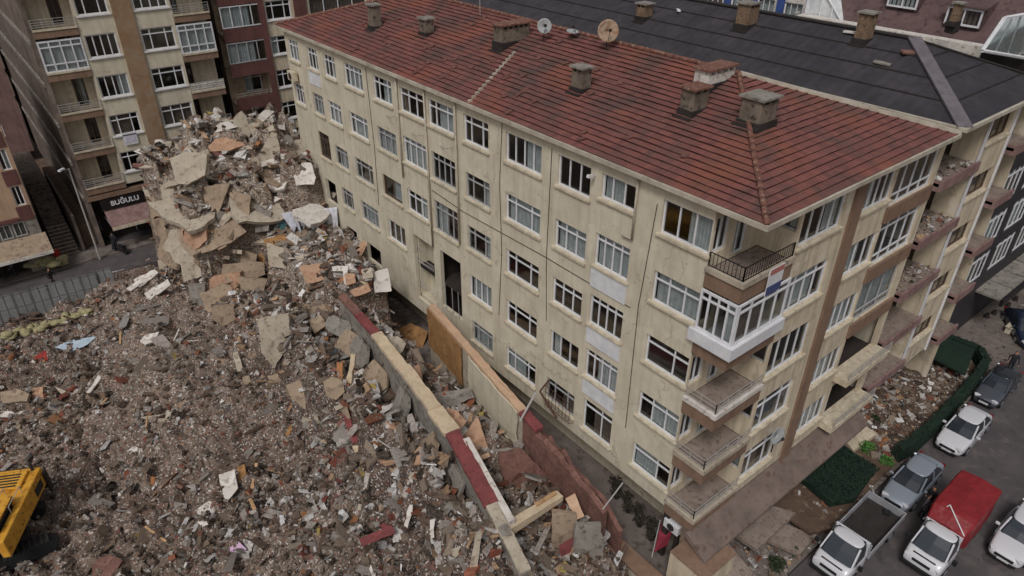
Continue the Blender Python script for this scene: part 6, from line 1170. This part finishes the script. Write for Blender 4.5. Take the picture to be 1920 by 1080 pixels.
flat('concrete_piece', [(1425, 1005), (1465, 978), (1530, 1005), (1500, 1040)], -.3, .2, 'floor', 'cracked paving slab left of the flatbed truck cab', 'paving slab')
flat('concrete_piece', [(1530, 855), (1560, 825), (1588, 838), (1560, 870)], -.2, .3, 'creamB', 'pale concrete ledge between facade and green netting', 'ledge')
flat('concrete_piece', [(1575, 815), (1610, 790), (1645, 812), (1600, 845)], -.3, .25, 'creamB', 'pale concrete shed roof with a dark hole in the garden', 'shed roof')
ca_ = thing('corrugated_awning', 'ribbed brown grey awning over the basement entrance at the near corner', 'awning', tuple(AZ(1340, 1040, 1.4))); b = MB(); A0, A1, A2, A3 = [Vector(AZ(*q)) for q in ((1312, 1022, 1.9), (1352, 1002, 1.9), (1418, 1082, .9), (1350, 1110, .9))]
for i in range(14):
    s0, s1 = i/14, (i+.55)/14; b.prism([A0.lerp(A1, s0), A0.lerp(A1, s1), A3.lerp(A2, s1), A3.lerp(A2, s0)], (0, 0, .05))
b.prism([A0, A1, A2, A3], (0, 0, -.03)); b.build('sheet', M['floor'], ca_)
for q in (A2, A3): b = MB(); b.tube(q, (q.x, q.y, GZ), .03, 5); b.build('post', M['steel'], ca_)
pw = thing('corner_wall', 'beige base wall of the shops at the near corner under the canopy', 'wall', (0, -1.5, 0)); b = MB(); b.box((-.9, -1.6, GZ), (1.2, -1.3, 2.3)); b.box((-.9, -1.29, GZ), (-.7, .2, 2.3)); b.build('wall', M['creamB'], pw); b = MB(); b.box((-.95, -1.65, 2.303), (1.2, .2, 2.34)); b.build('coping', M['brown'], pw)
fa_ = thing('fabric_awning', 'small dark pink awning beside the white box at the near end of the alley', 'awning', tuple(AZ(1250, 1005, 1.6))); b = MB(); b.prism([AZ(1240, 980, 1.7), AZ(1262, 992, 1.7), AZ(1252, 1022, 1.2), AZ(1226, 1036, 1.2)], (0, 0, .04)); b.build('canvas', weathered('pink_canvas', (140, 50, 66), (116, 40, 54), 2), fa_); b = MB(); b.tube(AZ(1238, 975, 1.9), AZ(1222, 1045, 1.3), .025, 5); b.build('arm', M['steel'], fa_)
ac = thing('air_conditioner', 'white box unit under the lowest corner balcony', 'box', tuple(AZ(1262, 985, 2.4))); b = MB(); b.rbox((0, 0, 0), (.35, .8, .5), (0, 0, 0)); b.build('casing', M['white'], ac, local=True, bevel=.02); b = MB(); b.tube((-.18, 0, 0), (-.2, 0, 0), .19, 16); b.build('fan_grille', M['darksteel'], ac, local=True)
ac = thing('air_conditioner', 'beige air conditioner on a bracket at the far end of the top floor', 'air conditioner', (-.3, 35.2, 14.9)); b = MB(); b.rbox((0, 0, 0), (.35, .85, .6), (0, 0, 0)); b.build('casing', M['sill'], ac, local=True, bevel=.02); b = MB(); b.tube((-.18, 0, 0), (-.2, 0, 0), .22, 16); b.build('fan_grille', M['darksteel'], ac, local=True)
# barrier posts by the side street
for i, (u, v) in enumerate(((1848, 598), (1862, 592), (1888, 578), (1902, 566))):
    p = AZ(u, v, GZ); b = MB(); b.tube((0, 0, 0), (0, 0, .5), .2, 10, 0, .12); o = b.build('bollard', M['darksteel'], None); o.location = (p[0], p[1], GZ); tag(o, 'short dark bollard in the row where the side street begins', 'bollard', 'bollards at the side street')
kb = thing('kerb_wall', 'low yellowish kerb wall along the side street at the right edge', 'wall', (36, 0, GZ)); b = MB(); b.box((33.5, -1.5, GZ), (60, -1.15, GZ+.6)); b.build('wall', M['cream'], kb); b = MB(); b.box((33.4, -1.55, GZ+.603), (60, -1.1, GZ+.68)); b.build('coping', M['sill'], kb)
# ------------------------------------------------------------------ dark shopping building at the right edge
PD = PL((27.1, 1.0, 0), (1, 0, 0), (0, -1, 0)); db = thing('glass_building', 'dark building with white framed glass wall and flat grey canopies at the right edge', 'building', (40, 8, 0))
b = MB(); hl = [(1.0+i*4.2, 4.4+i*4.2, z, z+2.2) for i in range(9) for z in (3.6, 6.6, 9.6)]; wall(PD, b, 0, 40, GZ, 13, hl, .25); b.face([(27.1, 1.0, GZ), (27.1, 15.4, GZ), (27.1, 15.4, 13), (27.1, 1.0, 13)]); b.face([(27.1, 1.0, 13), (67.1, 1.0, 13), (67.1, 15.4, 13), (27.1, 15.4, 13)]); b.build('wall', weathered('dark_cladding', (60, 58, 60), (48, 46, 50), 1.5, .6), db, fix=False)
b = MB(); b.box((27.4, 1.8, GZ), (67, 15.3, 12.8)); b.build('rooms', M['dark'], db)
for h_ in hl[:18]: window(db, PD, *h_, 'tt', 'white', 1 if h_[2] > 6 else None, False, bar=.1)
for i in range(9): b = MB(); b.box((31.6+i*2.3, -.6, 2.35), (33.7+i*2.3, .99, 2.5)); b.build('canopy_panel', M['concrete'], db)
b = MB(); b.box((31.4, -.8, 2.1), (52, -.61, 2.6)); b.build('canopy_edge', M['iron'], db)
# ------------------------------------------------------------------ roofs behind the black one
mr = thing('attic_house', 'house with a large brown maroon roof and two white attic windows at the top right', 'building', (32, 6, 0))
BRF = weathered('maroon_roof', (104, 84, 82), (88, 70, 70), .9, .8, bump=.1, c3=(76, 56, 58)); b = MB(); b.box((26.2, 1.05, 15.5), (27.0, 15.2, 18.75)); b.build('parapet', M['whitepl'], mr)
def mz(x): return 18.2+(x-27)*1.0
b = MB(); b.prism([(27.01, 1.1, mz(27)), (27.01, 14.2, mz(27)), (36, 14.2, mz(36)), (36, 1.1, mz(36))], (0, 0, -.2)); mro = b.build('roof', BRF, mr); b = MB(); b.box((27.02, 1.2, 13.02), (36, 14, 18)); b.build('wall', M['creamB'], mr)
for (y0, y1, z) in ((8.7, 10.6, 19.75), (4.9, 6.9, 19.35)):
    x = 27+(z-18.2)-.25; b = MB(); b.box8([(x, y0, z-.1), (x+1.6, y0, z-.1), (x+1.6, y1, z-.1), (x, y1, z-.1), (x, y0, z+1.0), (x+2.6, y0, z+1.5), (x+2.6, y1, z+1.5), (x, y1, z+1.0)]); dm = b.build('dormer', BRF, mr)
    Pd = PL((x-.12, y0, 0), (0, 1, 0), (-1, 0, 0)); window(mr, Pd, .05, y1-y0-.05, z, z+.95, 's2', 'white', 1, False, d=0, bar=.1)
    b = MB(); b.box((x-.35, y0-.12, z+1.003), (x+.2, y1+.12, z+1.1)); b.build('eave', BRF, dm)
wg = thing('glazed_terrace', 'white framed glazed roof terrace with black planters at the top right corner', 'conservatory', (28, 1, 17)); b = MB()
G0, G1, G2, G3 = Vector(AY(1842, 95, 2.4)), Vector(AY(1885, 33, 2.4)), Vector(AY(1990, 15, 1.0)), Vector(AY(1990, 120, 1.0))
for a, c in ((G0, G1), (G1, G2), (G0, G3)): b.tube(a, c, .09, 6)
for i in range(1, 7): t_ = i/7; b.tube(G0.lerp(G3, t_), (G1.lerp(G2, t_)), .05, 6)
b.build('frame', M['white'], wg); b = MB(); b.face([G0, G1, G2, G3]); b.build('pane', GLASS, wg); b = MB(); off_ = Vector((1.2, .5, -.2)); b.prism([G0+off_, G1+off_, G2+off_, G3+off_], (.2, 0, 0)); b.build('inner_wall', M['curtain'], wg)
b = MB(); q0, q1 = Vector(AZ(1842, 98, 18.5)), Vector(AZ(1990, 125, 18.5)); poly_wall(b, [q0, q1], .3, 17.3); b.build('planter', M['iron'], wg); b = MB(); poly_wall(b, [q0+Vector((-.5, -.1, -.9)), q1+Vector((-.5, -.1, -.9))], .6, 16.8); b.build('ledge', M['creamB'], wg)
bl = thing('blue_house', 'pale house with blue pilasters and tall white windows behind the black roof', 'building', (30, 20, 0)); PBL = PL((29, 15.5, 0), (0, 1, 0), (-1, 0, 0)); b = MB(); hl = [(1.0+i*2.2, 2.4+i*2.2, z, z+2.3) for i in range(12) for z in (16.6, 20)]; wall(PBL, b, 0, 40, GZ, 25, hl, .2); b.face([(29, 15.5, GZ), (45, 15.5, GZ), (45, 15.5, 25), (29, 15.5, 25)]); b.build('wall', M['whitepl'], bl, fix=False); b = MB(); b.box((29.6, 16, GZ), (44, 55, 24.8)); b.build('rooms', M['dark'], bl)
for h_ in hl: window(bl, PBL, *h_, 'e3', 'white', 1, False)
BLU = weathered('blue_paint', (64, 88, 150), (54, 74, 130), 2); 
for i in range(12): b = MB(); PBL.box(b, .2+i*2.2, .75+i*2.2, 15, 25, .003, .15); b.build('pilaster', BLU, bl)
ws = thing('roof_stair_house', 'white glazed stair house between the blue house and the brown maroon roof', 'building', (28, 14.5, 0)); b = MB(); b.prism([(27.2, 12.6, 17), (27.2, 15.2, 17), (27.2, 15.2, 20.2), (27.2, 14.2, 20.2), (27.2, 12.6, 18.6)], (2.5, 0, 0)); b.build('wall', M['curtain'], ws); b = MB()
for a, c in (((27.15, 12.6, 17), (27.15, 12.6, 18.6)), ((27.15, 12.6, 18.6), (27.15, 14.2, 20.2)), ((27.15, 13.4, 17), (27.15, 13.4, 19.4)), ((27.15, 14.2, 17), (27.15, 14.2, 20.2)), ((27.15, 15.2, 17), (27.15, 15.2, 20.2))): b.tube(a, c, .07, 5)
b.build('frame', M['white'], ws)
# ------------------------------------------------------------------ dishes, aerials and litter on the roofs
def dish(loc, r, tilt, az, label, mat):
    t = thing('satellite_dish', label, 'satellite dish', loc); b = MB(); Rm = (Matrix.Rotation(az, 3, 'Z')@Matrix.Rotation(tilt, 3, 'X')); c = Vector((0, 0, 1.0)); N = 18; rings_ = []
    for q in (0.02, .5, .8, 1): rings_.append([c+Rm@Vector((math.cos(2*math.pi*k/N)*r*q, math.sin(2*math.pi*k/N)*r*q, .25*r*q*q)) for k in range(N)])
    loft(b, rings_, cap=False); o = b.build('reflector', mat, t, local=True, smooth=True); s = o.modifiers.new('s', 'SOLIDIFY'); s.thickness = .02
    b = MB(); b.tube((0, 0, 0), c, .03, 6); b.tube(c+Rm@Vector((0, -r*.9, .2*r)), c+Rm@Vector((0, 0, r*.9)), .015, 5); b.build('mast', M['darksteel'], t, local=True); b = MB(); b.rbox(c+Rm@Vector((0, 0, r*.9)), (.1, .1, .12), (0, 0, 0)); b.build('receiver', M['darksteel'], t, local=True)
RD = weathered('rusty_dish', (176, 160, 138), (140, 96, 74), 3.5, bump=.1); GD = weathered('grey_dish', (176, 178, 178), (150, 152, 152), 3)
p = AX(1138, 72, 5.8); dish((p[0], p[1], 19.7), .5, R_(75), R_(-30), 'large rusty satellite dish on the ridge of the red roof', RD)
p = AX(1020, 58, 5.2); dish((p[0], p[1], 19.4), .36, R_(75), R_(-30), 'small grey satellite dish at the end of the long chimney', GD)
p = AX(1073, 66, 6.0); dish((p[0], p[1], 19.2), .3, R_(10), R_(0), 'small white dish lying flat near the ridge', GD)
p = AX(1415, 815-15, 0); p = AY(1444, 805, -.2); dish((p[0], -.5, p[2]-1.1), .42, R_(80), R_(-10), 'grey satellite dish on the short facade above the lowest balconies', GD)
an = thing('aerial', 'thin television aerial standing on the ridge near the long chimney', 'aerial', tuple(AX(900, 20, 6))); p = Vector(AX(900, 25, 6)); b = MB(); b.tube((0, 0, -.6), (0, 0, 1.8), .02, 5); b.build('mast', M['steel'], an, local=True); b = MB()
for i in range(5): b.tube((-.3, i*.14-.3, 1.7), (.3, i*.14-.3, 1.7), .01, 4)
b.tube((0, -.4, 1.7), (0, .4, 1.7), .012, 4); b.build('antenna', M['steel'], an, local=True)
def blackz(x, y): return BZ+(brz-BZ)*min(1, (x-BX0)/(bxr-BX0), (y-BY0)/5.1)
for i, (u, v, w_, h_, mt, lb) in enumerate(((1290, 50, .9, .25, 'white', 'white strip of debris lying on the black roof left of the brick chimney'), (1272, 20, .7, .2, 'white', 'smaller white strip on the black roof above the long one'), (1590, 92, .8, .4, 'whitepl', 'white broken piece below the thin brick chimney'), (1395, 22, .5, .3, 'whitepl', 'white bag beside the large brick chimney'), (1480, 95, .3, .2, 'steel', 'small metal cowl on the black roof'), (1070, 30, 1.0, .12, 'redbrick', 'rusty pole piece on the black roof behind the ridge'), (1665, 80, .8, .25, 'concrete', 'grey scrap near the top of the hip strip'), (1710, 78, .7, .4, 'redbrick', 'reddish mortar lump at the top of the hip strip'))):
    p = AZ(u, v, 19.6); z = blackz(p[0], p[1]); p = AZ(u, v, z+.1); b = MB(); b.rbox((0, 0, .08), (w_, h_, .12), (.1, .05, .8*i)); o = b.build('roof_debris', M[mt], None, bevel=.03); o.location = (p[0], p[1], blackz(p[0], p[1])); tag(o, lb, 'roof debris')
# banner on the corner balcony
bn = thing('house_banner', 'red white and blue estate agent banner hanging on the corner balcony', 'banner', tuple(AY(1452, 512, -.12))); c = Vector(AY(1452, 522, -.12)); b = MB(); b.box((c.x-.45, -.16, c.z-.55), (c.x+.45, -.13, c.z+.5)); b.build('sheet', M['white'], bn)
b = MB(); b.box((c.x-.45, -.168, c.z-.55), (c.x+.45, -.163, c.z-.2)); b.build('print', plain('blue_print', (66, 76, 120), .8), bn); b = MB(); b.box((c.x-.4, -.168, c.z+.25), (c.x+.42, -.163, c.z+.47)); b.build('print', plain('red_print', (176, 110, 102), .8), bn)
# railing of the bent window grille, loose poles on the long facade
gr = thing('window_cage', 'rusty bent burglar cage hanging off a first floor window of the long facade', 'grille', (-.3, 8.4, 4.8)); b = MB()
for i in range(8): y = 7.3+i*.25; b.tube((-.08, y, 4.05), (-.35, y, 4.1), .012, 4); b.tube((-.35, y, 4.1), (-.3, y+.05, 5.3), .012, 4)
for z in (4.1, 4.5, 4.9, 5.3): b.tube((-.33, 7.3, z), (-.33, 9.1, z+.05), .014, 4)
b.tube((-.05, 9.15, 5.5), (-.5, 9.3, 4.9), .05, 5); b.tube((-.5, 9.3, 4.9), (-.5, 8.0, 4.05), .05, 5); b.build('bars', plain('rust', (86, 56, 44), .9), gr)
for (y, z, lb) in ((16.9, 15.2, 'bent washing line bracket under the top floor windows, right one'), (19.6, 15.1, 'bent washing line bracket under the top floor windows, middle one'), (22.2, 15.4, 'bent washing line bracket under the top floor windows, left one')):
    b = MB(); b.tube((-.02, y, z), (-.55, y-.2, z+.1), .02, 4); b.tube((-.02, y+1.1, z-.2), (-.55, y-.2, z+.1), .02, 4); tag(b.build('line_bracket', M['steel'], None, loc=(-.1, y, z)), lb, 'bracket')
b = MB(); b.rbox((-.3, 7.05, 17.0), (.3, .12, .12), (0, .2, 0)); b.tube((-.02, 7.05, 16.95), (-.2, 7.05, 17.0), .02, 4); tag(b.build('camera_box', M['white'], None, loc=(-.2, 7.05, 17)), 'white surveillance camera under the eave between two top floor windows', 'camera')
